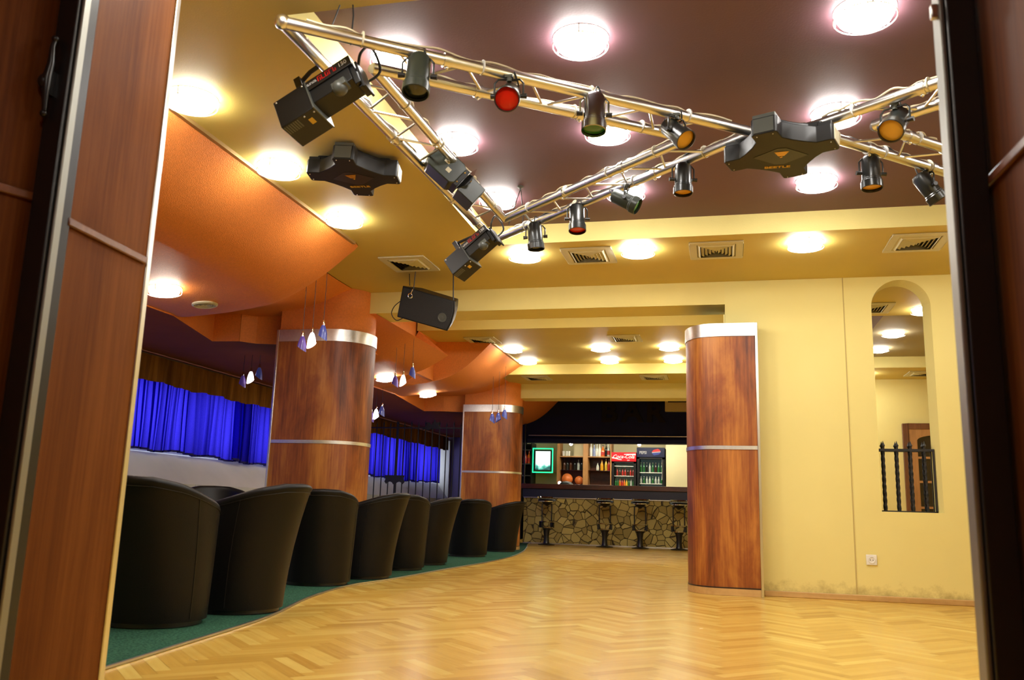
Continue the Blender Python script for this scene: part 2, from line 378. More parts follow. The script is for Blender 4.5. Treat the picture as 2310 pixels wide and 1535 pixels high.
# ------------------------------------------------------------------ floor
def build_floor():
    mb = MB(); tones = []; lays = []
    mb.box(-6.3,-1.6,-.12,4.3,19.2,-.0015); tones += [.2]*6; lays += [0]*6
    wd, n = .060, 6; c = math.cos(PI/4)
    def world(u, v): return (c*(u-v), c*(u+v))
    rng = random.Random(3)
    def plank(u0,v0,u1,v1,lay):
        cx, cy = world((u0+u1)/2, (v0+v1)/2)
        if not (-3.75 < cx < 3.3 and 1.7 < cy < 16.6): return
        e = .0007
        ps = [world(u0+e,v0+e), world(u1-e,v0+e), world(u1-e,v1-e), world(u0+e,v1-e)]
        mb.add([(x,y,0) for x,y in ps], [(0,1,2,3)]); tones.append(min(1,max(0,rng.gauss(.50 + .08*lay, .18)))); lays.append(lay)  # one lay direction is lighter: grain sheen put into the plank colour
    K = 330
    for j in range(-K, K):
        for k in range(-30, 30):
            x = j + 2*n*k; plank(x*wd, j*wd, (x+n)*wd, (j+1)*wd, 0)
            y0 = j - (2*n-1) + 2*n*k; plank(j*wd, y0*wd, (j+1)*wd, (y0+n)*wd, 1)
    me = bpy.data.meshes.new('floor'); me.from_pydata([tuple(p) for p in mb.v], [], mb.f)
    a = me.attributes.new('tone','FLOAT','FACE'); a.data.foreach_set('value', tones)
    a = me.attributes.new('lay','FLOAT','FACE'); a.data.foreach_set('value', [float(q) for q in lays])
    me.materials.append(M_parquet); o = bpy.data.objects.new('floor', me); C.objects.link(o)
    tag(o, 'honey coloured herringbone parquet floor', 'structure', None, 'structure')
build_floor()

# ------------------------------------------------------------------ carpet
def catmull(pts, n=8):
    out = []
    P = [pts[0]] + list(pts) + [pts[-1]]
    for i in range(1, len(P)-2):
        for k in range(n):
            t = k/n; p0,p1,p2,p3 = (Vector(q) for q in P[i-1:i+3])
            out.append(.5*((2*p1)+(-p0+p2)*t+(2*p0-5*p1+4*p2-p3)*t*t+(-p0+3*p1-3*p2+p3)*t**3))
    out.append(Vector(P[-2])); return out
edge = catmull([(-2.2,2.32),(-2.262,2.915),(-2.335,3.51),(-2.478,4.556),(-2.74,5.6),(-2.87,6.556),(-2.80,7.35),(-2.765,8.725),(-2.705,10.161),(-2.75,11.6),(-2.938,13.1),(-3.212,14.6),(-3.4,15.5),(-3.5,16.15)])
car = thing('carpet', 'dark green fitted carpet with a wavy edge under the tub chairs', 'carpet', (-4.5,9,0))
poly = [(p.x,p.y) for p in edge] + [(-5.74,16.15),(-5.74,2.32)]
link('pile', MB().prism(poly, 0.0005, .009), M_carpet, car, world=True, smooth=False)
tag(link('edge_strip', MB().tube([(p.x+.006,p.y,.006) for p in edge], .008, 6), M_stonecap, car, world=True), 'thin metal edge strip along the wavy carpet edge')

# ------------------------------------------------------------------ ceilings
ZS, ZM = 2.65, 2.80
RX0, RX1, RXM, RY0, RY1 = -1.74, 3.9, 1.74, 2.97, 6.22
curve = [(-2.745,1.9),(-2.745,5.98),(-2.765,6.08),(-2.83,6.17),(-2.95,6.27),(-3.10,6.40),(-3.24,6.52),(-3.36,6.64),(-3.38,7.0),(-3.38,7.55)]
mb = MB()
lp = [(x,y,ZS) for x,y in curve]; rp = [(RX0,y,ZS) for x,y in curve]
# left band between the curved edge and the recess, cut at the recess rows
def strip(xa, xb, ya, yb): mb.add([(xa,ya,ZS),(xb,ya,ZS),(xb,yb,ZS),(xa,yb,ZS)], [(0,1,2,3)])
for (xa,ya),(xb,yb) in zip(curve[:-1], curve[1:]):
    mb.add([(xa,ya,ZS),(RX0,ya,ZS),(RX0,yb,ZS),(xb,yb,ZS)], [(0,1,2,3)])
strip(RX0, 4.25, 1.9, RY0); strip(RX0, 4.25, RY1, 7.55); strip(RX1, 4.25, RY0, RY1)
# soffit edge thickness along the curved side
mb.add([(x,y,ZS) for x,y in curve]+[(x,y,ZS+.12) for x,y in curve], [(i,i+1,len(curve)+i+1,len(curve)+i) for i in range(len(curve)-1)])
struct('ceiling', mb, M_yellow_gloss, 'ochre yellow lowered ceiling around the plum recess', weld=True, smooth=False)
mb = MB()
for (xa,ya,xb,yb) in ((RX0,RY0,RX0,RY1),(RX1,RY0,RX1,RY1),(RX0,RY0,RX1,RY0),(RX0,RY1,RX1,RY1)):
    mb.add([(xa,ya,ZS),(xb,yb,ZS),(xb,yb,ZM+.02),(xa,ya,ZM+.02)], [(0,1,2,3)])
struct('trim_1', mb, M_yellow, 'yellow upright edge of the ceiling recess', smooth=False)
struct('ceiling', MB().box(RX0,RY0,ZM,RXM,RY1,ZM+.1), M_maroon, 'plum painted recessed ceiling above the lighting truss', smooth=False)
struct('ceiling', MB().box(RXM,RY0,ZM,RX1,RY1,ZM+.1), M_olive, 'beige part of the recessed ceiling on the right', smooth=False)
# gilt profile on the straight soffit edge
struct('trim_2', MB().box(-2.775,1.95,2.628,-2.742,5.98,2.654).box(-2.80,1.95,2.640,-2.775,6.02,2.654), M_trimgold, 'gilt profile between yellow and orange ceiling')

# beam over the opening, second bay ceilings stepping down to the bar
def slabz(name, x0, y0, x1, y1, z, t, mat, lab): return struct(name, MB().box(x0,y0,z,x1,y1,z+t), mat, lab, smooth=False)
XR = .06
struct('trim_3', MB().box(-3.46,7.55,2.445,XR,7.95,2.98), M_yellow, 'yellow beam across the opening to the bar side', smooth=False)
slabz('ceiling', -3.66,7.95,XR,9.853,2.95,.06, M_yellow, 'hidden raised ceiling bay behind the first beam')
mb = MB()
mb.prism([(-3.62,9.853),(XR,9.853),(XR,12.42),(-2.86,12.42),(-2.86,10.62),(-3.62,10.58)], 2.76, 3.01)
struct('ceiling', mb, M_yellow_gloss, 'yellow middle ceiling with six lamps in front of the bar', smooth=False)
struct('wall_bay_side', MB().box(-3.70,7.9,2.25,-3.64,10.6,2.99), M_orange, 'orange side of the raised ceiling bay', smooth=False)
mb = MB().box(-3.27,12.42,2.61,XR,13.40,3.0)
struct('ceiling', mb, M_yellow_gloss, 'narrow yellow ceiling strip with two grilles before the bar', smooth=False)
struct('trim_4', MB().box(-3.12,13.40,2.38,XR,13.80,3.0), M_yellow, 'yellow beam in front of the bar sign', smooth=False)
slabz('ceiling', -3.1,13.8,XR,16.28,2.72,.06, M_orange_shaded, 'ceiling strip right above the bar stools')
struct('trim_5', MB().box(-2.885,10.66,2.738,-2.852,12.40,2.764), M_trimgold, 'gilt profile on the far yellow ceiling edge')

# orange undulating ceiling
def lerp(t, a): 
    if t <= a[0][0]: return a[0][1]
    for (t0,v0),(t1,v1) in zip(a[:-1],a[1:]):
        if t <= t1: return v0 + (v1-v0)*(t-t0)/(t1-t0) if t1 > t0 else v1
    return a[-1][1]
XE = [(1.9,-2.745)] + [(y,x) for x,y in curve[1:]] + [(7.56,-3.20),(9.84,-3.20),(9.86,-3.60),(10.58,-3.60),(10.62,-2.86),(12.41,-2.86),(12.43,-3.24),(13.39,-3.25),(13.41,-3.10),(13.8,-3.10),(13.82,-3.05),(16.28,-3.0)]
ZT = [(1.9,2.645),(7.54,2.645),(7.56,2.44),(9.84,2.44),(9.86,2.76),(12.41,2.76),(12.43,2.61),(13.39,2.61),(13.41,2.39),(13.8,2.39),(13.82,2.72),(16.28,2.72)]
def sm(a,b,t): t = min(1,max(0,(t-a)/(b-a))); return t*t*(3-2*t)
def zl(y):
    return 2.145 + .26*sm(6.15,7.2,y)*(1-sm(8.1,8.9,y)) + .235*sm(11.2,13.0,y)*(1-sm(14.2,15.2,y))
GX = [(0,1),(.04,.90),(.1,.74),(.17,.57),(.25,.41),(.33,.29),(.42,.20),(.55,.13),(.75,.055),(.9,.02),(1,0)]
XL = -4.45
def orange_z(x, y):
    xe = lerp(y, XE); t = (xe-x)/(xe-XL)
    if t >= 1: return zl(y)
    return zl(y) + (lerp(y,ZT)-zl(y))*lerp(max(0,t),GX)
ys = [1.9+.12*i for i in range(0,120)] ; ys = [y for y in ys if y < 16.28]
for y,_ in XE: ys += [y]
ys = sorted(set(round(y,4) for y in ys)); yy = []
for y in ys:
    if not yy or y-yy[-1] > .012: yy.append(y)
ts = [i/26 for i in range(27)] + [1.1,1.25]
mb = MB(); vs = []; fs = []
for y in yy:
    xe = lerp(y,XE)
    for t in ts:
        x = xe + (XL-xe)*t if t <= 1 else XL - (t-1)*2.0
        vs.append((x,y,orange_z(x,y)))
nt_ = len(ts)
fs = [(j*nt_+i,j*nt_+i+1,(j+1)*nt_+i+1,(j+1)*nt_+i) for j in range(len(yy)-1) for i in range(nt_-1)]
struct('ceiling', MB().add(vs,fs), M_orange, 'orange undulating ceiling above the seating', ang=50)

low = [(-6.1,1.9),(-4.43,1.9),(-4.43,6.16),(-4.75,7.25),(-4.47,7.27),(-4.37,7.4),(-4.05,7.5),(-4.05,8.3),(-4.43,8.9),(-4.36,11.1),(-4.64,13.13),(-4.32,13.15),(-3.97,13.27),(-3.97,14.2),(-4.3,15),(-4.3,18.25),(-6.1,18.25)]
struct('ceiling', MB().prism(low, 2.138, 2.62), M_orange_shaded, 'low orange ceiling along the curtained windows, painted darker for shade', smooth=False)

mb = MB()
def face_strip(pts):
    for (xa,ya),(xb,yb) in zip(pts[:-1],pts[1:]):
        u = Vector((xb-xa,yb-ya,0)).normalized(); n = Vector((u.y,-u.x,0))*.004
        mb.add([(xa+n.x,ya+n.y,2.137),(xb+n.x,yb+n.y,2.137),(xb+n.x,yb+n.y,2.6),(xa+n.x,ya+n.y,2.6)], [(0,1,2,3)])
face_strip(low[1:8]); face_strip(low[8:14])
struct('trim_9', mb, M_orange, 'bright orange step above the low window ceiling', smooth=False)
# ------------------------------------------------------------------ walls
def arch_wall(x0, x1, z1, y, openings, depth):
    mb = MB(); xs = [x0]
    def q(a,b,c,d): mb.add([a,b,c,d], [(0,1,2,3)])
    def rect(xa,xb,za,zb):
        if xb-xa > 1e-4 and zb-za > 1e-4: q((xa,y,za),(xb,y,za),(xb,y,zb),(xa,y,zb))
    cur = x0
    for (a,b,zb,zt) in openings:
        rect(cur,a,0,z1); rect(a,b,0,zb); r = (b-a)/2; cx = (a+b)/2; zs = zt-r
        n = 28; arc = [(cx - r*math.cos(PI*i/n), zs + r*math.sin(PI*i/n)) for i in range(n+1)]
        for (xa,za),(xb,zb2) in zip(arc[:-1],arc[1:]): q((xa,y,za),(xb,y,zb2),(xb,y,z1),(xa,y,z1))
        # niche sides: upright on the left, splayed on the right and over the arch
        k = depth
        inner = [(a + (px-a)*((b-a-.045)/(b-a)), zs + (pz-zs)*.86) for px,pz in arc]
        O = [(a,zb)] + arc + [(b,zb)]; I = [(a,zb)] + inner + [(b-.045,zb)]
        for (p,p2),(i1,i2) in zip(zip(O[:-1],O[1:]), zip(I[:-1],I[1:])):
            q((p[0],y,p[1]),(p2[0],y,p2[1]),(i2[0],y+k,i2[1]),(i1[0],y+k,i1[1]))
        q((a,y,zb),(b,y,zb),(b-.045,y+k,zb),(a,y+k,zb))
        cur = b
    rect(cur,x1,0,z1); return mb
YW = 7.55
NICHES = [(1.255,1.715,.70,2.618),(1.915,2.375,.71,2.60)]
struct('wall_right', arch_wall(.30, 4.25, 2.66, YW, NICHES, .10).box(XR,YW,2.25,.30,YW+.1,2.66), M_wall, 'pale yellow wall with arched mirror niches', smooth=False, weld=True)
struct('wall_behind_right', MB().box(XR,YW+.22,0,4.25,YW+.32,3.1), M_yellow, 'back of the niche wall', smooth=False)
struct('trim_6', MB().box(1.033,YW-.004,0.05,1.041,YW+.002,2.65), M_seam, 'upright joint strip in the yellow wall')
struct('baseboard_right', MB().box(.33,YW-.018,0,4.2,YW,.045), M_basewood, 'low wooden skirting of the yellow wall', bevel=.004)
struct('wall_bar_side', MB().box(XR,8.15,0,XR+.1,18.9,3.1), M_yellow, 'side wall of the bar area', smooth=False)
struct('wall_far_right', MB().box(4.25,1.9,0,4.35,7.8,3.1), M_yellow, 'right end wall', smooth=False)
# entrance wall right of the doorway with the doorway head
struct('wall_entrance', MB().box(.62,1.78,0,4.3,1.9,3.1).box(-6.25,1.78,0,-1.92,1.9,3.1).box(-1.92,1.78,2.66,.62,1.9,3.1), M_yellow, 'yellow entrance wall', smooth=False)
struct('wall_hall', MB().box(-2.4,-1.6,0,-2.3,1.78,2.66).box(1.5,-1.6,0,1.6,1.78,2.66).box(-2.4,-1.7,0,1.6,-1.6,2.66), M_orange_shaded, 'dim hall walls behind the doorway', smooth=False)
struct('ceiling', MB().box(-2.4,-1.7,2.62,1.6,1.9,2.72), M_orange_shaded, 'hall ceiling over the doorway', smooth=False)
# window wall (curtained), sill wall and end walls
XW = -6.05
struct('wall_window_side', MB().box(XW-.2,1.9,0,XW,18.2,1.135).prism([(XW,.0),(XW+.30,.0),(XW+.30,.80),(XW+.035,1.12),(XW,1.135)],-18.2,-1.9,Matrix.Rotation(PI/2,4,'X')).box(XW-.2,1.9,1.90,XW,18.2,3.1).box(XW-.2,1.9,1.0,XW,3.2,1.9)
       .box(XW-.2,9.95,1.0,XW,10.1,1.9).box(XW-.2,6.5,1.0,XW,6.62,1.9).box(XW-.2,13.35,1.0,XW,13.5,1.9), M_sill, 'white window wall under the blue curtains', smooth=False)
for i,(a,b) in enumerate(((3.2,6.5),(6.62,9.95),(10.1,13.35),(13.5,18.1))):
    o = thing('window_%d' % (i+1), 'window behind the blue curtain', 'structure', (XW-.15,(a+b)/2,1.12), kind='structure')
    link('window_frame', MB().box(-.03,a-(a+b)/2,0,.03,b-(a+b)/2,.05).box(-.03,a-(a+b)/2,.73,.03,b-(a+b)/2,.78).box(-.03,-.03,.05,.03,.03,.73), M_white, o)
mb = MB()
for y in (7.2,8.72,10.6): mb.box(XW+.295,y,.05,XW+.304,y+.012,.80)
struct('trim_7', mb, M_sill, 'upright joints of the white panel under the windows')
struct('wall_far_left', MB().box(-6.25,18.2,0,-4.2,18.32,3.1), M_lilac, 'violet end wall behind the iron screen', smooth=False)
struct('trim_8', MB().box(-6.05,18.12,0,-5.76,18.2,2.05), M_sill, 'white pier catching daylight at the last window')
struct('wall_bar_left', MB().box(-4.3,16.4,0,-4.2,18.9,2.75), M_navy, 'navy wall at the left end of the bar', smooth=False)
struct('wall_bar_back', MB().box(-4.3,18.9,0,.16,19.0,3.1), M_cream, 'cream wall behind the bar', smooth=False)
struct('ceiling', MB().box(-4.3,16.42,2.30,.06,18.9,2.4), M_cream, 'cream ceiling inside the bar', smooth=False)
struct('wall_bar_pier', MB().box(-1.09,18.12,0,-.30,18.9,2.3), M_cream, 'cream pier at the right end of the bar', smooth=False)

struct('ceiling', MB().box(-6.4,1.78,3.08,4.5,19.1,3.2), M_white, 'unseen slab added above the lowered ceilings to keep the sky out', smooth=False)  # unseen slab added to stop sky light leaking over the ceilings
# ------------------------------------------------------------------ doorway (left and right)
dB = Vector((-.087,.996,0)); dA = Vector((-.42,-.91,0)).normalized(); dR = Vector((.05,-1,0)).normalized()
def sheet(p0, d, s0, s1, z0, z1, t, side, lip=0):
    # upright panel from p0 along d, thickness t away from the room side
    n = Vector((-d.y,d.x,0))*side; p0 = Vector((*p0,0)); mb = MB()
    a = p0+d*s0+n*lip; b = p0+d*s1+n*lip
    pl = [a, b, b-n*t, a-n*t]
    return mb.prism([(q.x,q.y) for q in pl], z0, z1)
d1 = thing('door_1', 'left leaf of the wooden entrance door', 'structure', (-1.8,1.95,0), kind='structure')
link('far_panel', sheet((-1.76,1.93), dB, 0, .405, .01, 2.45, .035, -1), M_doorwood, d1, world=True)
link('near_panel', sheet((-1.81,1.9), dA, -.02, .5, .01, 2.45, .035, 1), M_doorwood, d1, world=True)
link('moulding', sheet((-1.76,1.93), dB, 0, .39, 1.376, 1.400, .012, -1, .012), M_mould, d1, world=True, bevel=.004)
link('moulding', sheet((-1.81,1.9), dA, -.02, .5, 1.428, 1.452, .012, 1, .012), M_mould, d1, world=True, bevel=.004)
link('edge_trim', sheet((-1.76,1.93), dB, .398, .425, .01, 2.45, .04, -1, .006), M_alu, d1, world=True, bevel=.004)
link('post', MB().box(-1.815,1.86,.005,-1.752,1.94,2.5), M_blackm, d1, world=True, bevel=.003)
link('post_trim', MB().box(-1.752,1.872,.005,-1.742,1.900,2.5), M_doortrim, d1, world=True, bevel=.004)
h = MB().tube([(-1.795,1.845,1.895),(-1.793,1.835,1.87),(-1.795,1.84,1.82),(-1.797,1.835,1.77),(-1.799,1.84,1.72),(-1.800,1.845,1.675)], [.006,.007,.010,.013,.009,.006], 10)
h.ball((-1.795,1.843,1.896),.010).ball((-1.800,1.843,1.672),.010).ball((-1.806,1.837,1.765),.017,(1,1,1.25)).box(-1.803,1.845,1.73,-1.79,1.865,1.80)
link('handle', h, M_blackm, d1, world=True)
d2 = thing('door_2', 'right leaf of the wooden entrance door', 'structure', (.55,1.9,0), kind='structure')
link('panel', sheet((.557,1.93), dR, 0, .6, .01, 2.45, .035, -1), M_doorwood, d2, world=True)
link('moulding', sheet((.557,1.93), dR, 0, .6, 1.325, 1.348, .012, -1, .012), M_mould, d2, world=True, bevel=.004)
link('post', MB().box(.493,1.86,.005,.549,1.95,2.5), M_blackm, d2, world=True, bevel=.003)
link('post_trim', MB().box(.481,1.872,.005,.493,1.930,2.5), M_doortrim, d2, world=True, bevel=.004)
link('latch', MB().box(.466,1.875,1.722,.482,1.89,1.756), M_alu, d2, world=True, bevel=.003)
M_letter = plain('dark_letter_paint', (.013,.011,.012), .7, spec=.2)
M_hwhite2 = plain('header_white_print', (.45,.45,.46), .4)
M_oball = plain('orange_ball_surface', (.62,.16,.03), .5, noise=.3, nscale=6, emis=(.7,.15,.03), estr=.15)
D = M_dark_gel
PARS = [
 ('dark green-grey spotlight hanging straight down, leftmost under the near chord', -1.192,3.095,2.385,(.02,-.22,-1),D,M_cangreen,1.12),
 ('black spotlight with a red lens facing the door, second from the left', -.862,3.335,2.385,(.12,-.82,-.57),M_red_gel,M_can,1.08),
 ('polished spotlight with a green lens, right below the middle of the near chord', -.524,3.57,2.385,(0,-.12,-1),M_green_gel,M_canchrome,1.1),
 ('black spotlight with amber lens tilted right, beside the star shaped light', -.172,3.83,2.385,(.55,-.45,-.70),M_amber_gel,M_can,1.0),
 ('black spotlight with yellow lens hanging down, right of the green one on the far chord', -.168,4.42,2.385,(0,-.05,-1),M_amber_gel,M_can,1.0),
 ('grey-green spotlight with green lens lying sideways on the far chord', -.50,4.69,2.385,(.86,-.05,-.50),M_green_gel,M_cangreen,1.0),
 ('black spotlight with small red lens hanging down on the far chord', -.826,4.96,2.385,(.06,-.16,-1),M_red_gel,M_can,1.05),
 ('black spotlight with dark lens nearest the far truss corner', -1.152,5.27,2.385,(.10,.02,-1),D,M_can,1.08),
 ('black spotlight with big amber lens pointing at the door, near the right door post', .79,3.895,2.385,(-.38,-.62,-.68),M_amber_gel,M_can,1.1),
 ('black spotlight with yellow lens hanging down right of the star shaped light', .78,4.49,2.385,(0,-.05,-1),M_amber_gel,M_can,1.05),
 ('black spotlight turned right, last before the right door post', 1.11,4.75,2.385,(.55,.12,-.80),D,M_can,1.05),
]
SCAN1 = ((-1.600,3.1,2.330), (.85,.47,.18), (-.40,.80,-.44), 1.02, (-1.655,3.12,2.49))
SCAN2 = ((-1.585,5.35,2.335), (.74,.62,.22), (-.5,.7,-.5), .98, (-1.54,5.45,2.49))
EFF = ((-1.44,4.25,2.46), (.74,-.67,-.10), (.62,.70,-.30), 1.15, (-1.435,4.24,2.50), (-1.435,4.40,2.50))
R = math.radians
STAR1 = ((.307,4.09,2.375), R(-20), .92, R(-3), R(0))
STAR2 = ((-2.075,4.44,2.553), R(10), .95, R(-2), R(2))
PENDANTS = []
A_ = 'pendant lamps before the first pillar'; B_ = 'pendant lamps by the near curtain'; C_ = 'pendant lamps just right of the first pillar'; D_ = 'pendant lamps between the pillars'; E_ = 'pendant lamps before the far pillar'
for g, wh, ps in ((A_, 'in the group before the first wood pillar', ((-3.249,6.2,1.873,M_shadeviolet),(-3.166,6.2,1.90,M_shadelit),(-3.074,6.2,1.96,M_shadeblue))),
                  (B_, 'in the group before the near blue curtain', ((-4.838,8.0,1.845,M_shadeviolet),(-4.749,8.0,1.887,M_shadelit),(-4.656,8.0,1.928,M_shadeblue))),
                  (C_, 'in the group at the iron screen', ((-4.475,10.6,1.754,M_shadeviolet),(-4.409,10.6,1.789,M_shadelit),(-4.33,10.6,1.83,M_shadeblue))),
                  (D_, 'in the group between the two pillars', ((-3.42,8.7,1.94,M_shadeviolet),(-3.329,8.7,1.95,M_shadelit),(-3.227,8.7,2.035,M_shadeblue))),
                  (E_, 'in the group before the far pillar', ((-3.169,11.9,1.879,M_shadeblue),(-3.078,11.9,1.892,M_shadeblue),(-2.988,11.9,1.937,M_shadeblue)))):
    for i,(x,y,z,m) in enumerate(ps):
        col_ = {id(M_shadeviolet):'violet',id(M_shadelit):'white glowing',id(M_shadeblue):'blue'}[id(m)]
        PENDANTS.append(('%s glass pendant lamp, %s of three %s' % (col_, ('left','middle','right')[i], wh), g, x, y, z, m, 1 if i%2 else -1))
# ------------------------------------------------------------------ pillars
def dplan(xf, xn, y0, y1, nose, off=0, n=18):
    s = 1 if xn > xf else -1
    yc, hy = (y0+y1)/2, (y1-y0)/2+off; xs = xn - s*nose
    pts = [(xf - s*off*.0, yc-hy), ]
    for i in range(n+1):
        a = -PI/2 + PI*i/n; pts.append((xs + s*(nose+off)*max(0,math.cos(a))**.8, yc + hy*math.sin(a)))
    pts.append((xf, yc+hy)); 
    return pts if s > 0 else pts[::-1]
def pillar(lab, xf, xn, y0, y1, nose, neck, trimmat):
    cx, cy = (xf+xn)/2, (y0+y1)/2
    t = thing('pillar', lab, 'pillar', (cx,cy,0), group=None)
    z = .0
    link('base', MB().prism(dplan(xf,xn,y0,y1,nose,.004),.001,.055), M_basewood, t, world=True)
    link('wood_cladding', MB().prism(dplan(xf,xn,y0,y1,nose),.055,1.172), M_wood, t, world=True)
    link('wood_cladding', MB().prism(dplan(xf,xn,y0,y1,nose),1.202,2.13), M_wood, t, world=True)
    tag(link('middle_band', MB().prism(dplan(xf,xn,y0,y1,nose,.006),1.172,1.202), M_brushed, t, world=True), 'narrow aluminium band')
    tag(link('capital_band', MB().prism(dplan(xf,xn,y0,y1,nose,.008),2.13,2.243), M_brushed, t, world=True), 'brushed aluminium capital band')
    s = 1 if xn > xf else -1
    link('edge_trim', MB().box(min(xf,xf-s*.022),y0-.012,.001,max(xf,xf-s*.022),y0+.03,2.243), trimmat, t, world=True, bevel=.003)
    sc = MB()
    for zz in (.06,): sc.prism(dplan(xf,xn,y0,y1,nose,.003),.058,.066)
    link('dark_band', sc, M_blackm, t, world=True)  # thin black band just above the base
    if neck: link('neck', MB().prism(dplan(xf,xn,y0,y1,nose,-.012),2.243,2.72), M_orange, t, world=True)
    return t
pillar('red-brown wood clad pillar with rounded right edge behind the nearest tub chairs', -4.055, -3.245, 7.28, 7.98, .40, True, M_alu)
pillar('farther wood clad pillar left of the bar, behind the iron screen', -3.955, -3.085, 13.12, 13.82, .36, True, M_alu)
pillar('wood clad pillar with rounded left edge at the end of the yellow wall', .300, -.285, 7.40, 8.10, .30, False, M_alu)

# ------------------------------------------------------------------ mirrors in the niches with iron guards
def mirror(lab, a, b, zb, zt):
    r = (b-a)/2; cx = (a+b)/2; zs = zt-r; b2 = b-.045; n = 28
    arc = [(a + (cx - r*math.cos(PI*i/n)-a)*((b-a-.045)/(b-a)), zs + .86*r*math.sin(PI*i/n)) for i in range(n+1)]
    pts = [(a,zb)] + arc + [(b2,zb)]
    vs = [(x,YW+.0985,z) for x,z in pts]; k = len(vs)
    vs += [(x,YW+.112,z) for x,z in pts]
    mb = MB().add(vs, [tuple(range(k)), tuple(range(2*k-1,k-1,-1))] + [(i,(i+1)%k,k+(i+1)%k,k+i) for i in range(k)])
    o = link('wall_mirror', mb, M_mirror, smooth=False); return tag(o, lab, 'mirror', 'arched wall mirrors')
mirror('arched mirror in the left wall niche, right of the socket, showing a glazed door', *NICHES[0])
mirror('arched mirror in the right wall niche, partly hidden by the right door post', *NICHES[1])
def spear(mb, x, y, z0, z1, r=.0080, twist=True, tip=.05):
    n = 26 if twist else 1; vs = []; fs = []
    for i in range(n+1):
        z = z0 + (z1-tip-z0)*i/n; a = (i/n*(z1-z0)*26 if twist else 0) + PI/4
        for k in range(4): vs.append((x+r*1.3*math.cos(a+k*PI/2), y+r*1.3*math.sin(a+k*PI/2), z))
    for i in range(n):
        for k in range(4): fs.append((i*4+k, i*4+(k+1)%4, i*4+4+(k+1)%4, i*4+4+k))
    fs.append((3,2,1,0)); mb.add(vs,fs)
    M_ = Matrix.Translation((x,y,z1-tip))
    mb.lathe([(r*1.1,-.004),(r*1.9,.010),(r*.9,tip*.5),(0,tip)], 6, M_)
def guard(lab, a, b, zb):
    t = thing('iron_guard', lab, 'iron guard', ((a+b)/2,YW+.062,zb), group='iron guards before the niche mirrors')
    y = YW+.062
    link('top_rail', MB().box(a+.005,y-.008,zb+.488,b-.032,y+.008,zb+.508), M_iron, t, world=True)
    link('side_post', MB().box(b-.046,y-.008,zb,b-.032,y+.008,zb+.49), M_iron, t, world=True)
    link('bottom_rail', MB().box(a+.005,y-.008,zb,b-.032,y+.008,zb+.010), M_iron, t, world=True)
    for i in range(4):
        mb = MB(); spear(mb, a+.045+i*.104, y, zb+.01, zb+.575); link('twisted_bar', mb, M_iron, t, world=True)
guard('black wrought iron guard with four twisted spears before the left niche mirror', *NICHES[0][:2], NICHES[0][2])
guard('black wrought iron guard in the right niche beside the right door post', *NICHES[1][:2], NICHES[1][2])

# glazed door and switches on the entrance wall (seen in the mirrors)
gd = thing('glazed_door', 'brown door with small dark panes seen reflected in the niche mirror', 'door', (3.05,1.9,0))
link('door_frame', MB().box(2.55,1.9,0,2.63,1.95,2.0).box(3.47,1.9,0,3.55,1.95,2.0).box(2.63,1.9,1.92,3.47,1.95,2.0), M_browndoor, gd, world=True, bevel=.005)
mb = MB().box(2.63,1.9,0.01,2.74,1.94,1.92).box(3.36,1.9,.01,3.47,1.94,1.92).box(2.74,1.9,.01,3.36,1.94,.42)
for z in (.80,1.16,1.50): mb.box(2.74,1.9,z,3.36,1.94,z+.03)
mb.box(3.04,1.9,.42,3.06,1.94,1.5)
arc = [(2.74,1.92),(2.74,1.76)]+[(3.05-.31*math.cos(PI*i/12),1.76+.08*math.sin(PI*i/12)) for i in range(1,12)]+[(3.36,1.76),(3.36,1.92)]
mb.add([(x,1.94,z) for x,z in arc]+[(x,1.9,z) for x,z in arc], [tuple(range(len(arc)))]+[(i,(i+1)%len(arc),len(arc)+(i+1)%len(arc),len(arc)+i) for i in range(len(arc))])
link('leaf', mb, M_oak, gd, world=True, smooth=False)
link('pane', MB().box(2.74,1.905,.42,3.36,1.915,1.84), M_paneglass, gd, world=True)

# wall socket
t = thing('wall_socket', 'white wall socket low on the yellow wall under the mirror niche', 'socket', (1.158,YW,.318), rot=Matrix.Rotation(PI/2,3,'X'))
link('cover_plate', MB().box(-.041,-.041,0,.041,.041,.012), M_white, t, bevel=.005)
link('insert', MB().lathe([(.026,.012),(.026,.016),(.021,.016),(.020,.0125),(0,.0125)],24), M_white, t)
mb = MB()
for x in (-.0095,.0095): mb.lathe([(.0035,.0126),(.0035,.0132),(0,.0132)],10,Matrix.Translation((x,0,0)))
link('contact_hole', mb, M_black, t)

# ------------------------------------------------------------------ ceiling lamps
def make_lamp(lab, group, loc, mat=M_lamp, R=.118, rot=None):
    t = thing('ceiling_lamp', lab, 'ceiling lamp', loc, rot, group)
    link('rim', MB().lathe([(R+.012,0),(R+.012,-.003),(R-.004,-.004),(R-.004,0)],28,cap=False), M_ring, t)
    link('diffuser', MB().lathe([(R,-.003),(R,-.026),(R*.92,-.044),(R*.6,-.056),(0,-.060)],24), mat, t)
    ring = MB().tube([((R+.012)*math.cos(2*PI*k/28),(R+.012)*math.sin(2*PI*k/28),-.040) for k in range(28)], .0028, 5, True)
    for a in (.6,2.7,4.8): ring.cyl(((R+.012)*math.cos(a),(R+.012)*math.sin(a),-.041),((R+.012)*math.cos(a),(R+.012)*math.sin(a),-.004),.004,n=6)
    link('glass_ring', ring, M_ring, t)
    return t
cols = {-1.51:'left', -.60:'middle', .64:'right'}
rows = {3.63:'nearest', 4.63:'second', 5.62:'farthest'}
lamp0 = None
def put_lamp(x, y, z, lab, group):
    global lamp0
    if lamp0 is None: lamp0 = make_lamp(lab, group, (x,y,z)); return lamp0
    return copy_thing(lamp0, Matrix.Translation((x,y,z)), lab, group)
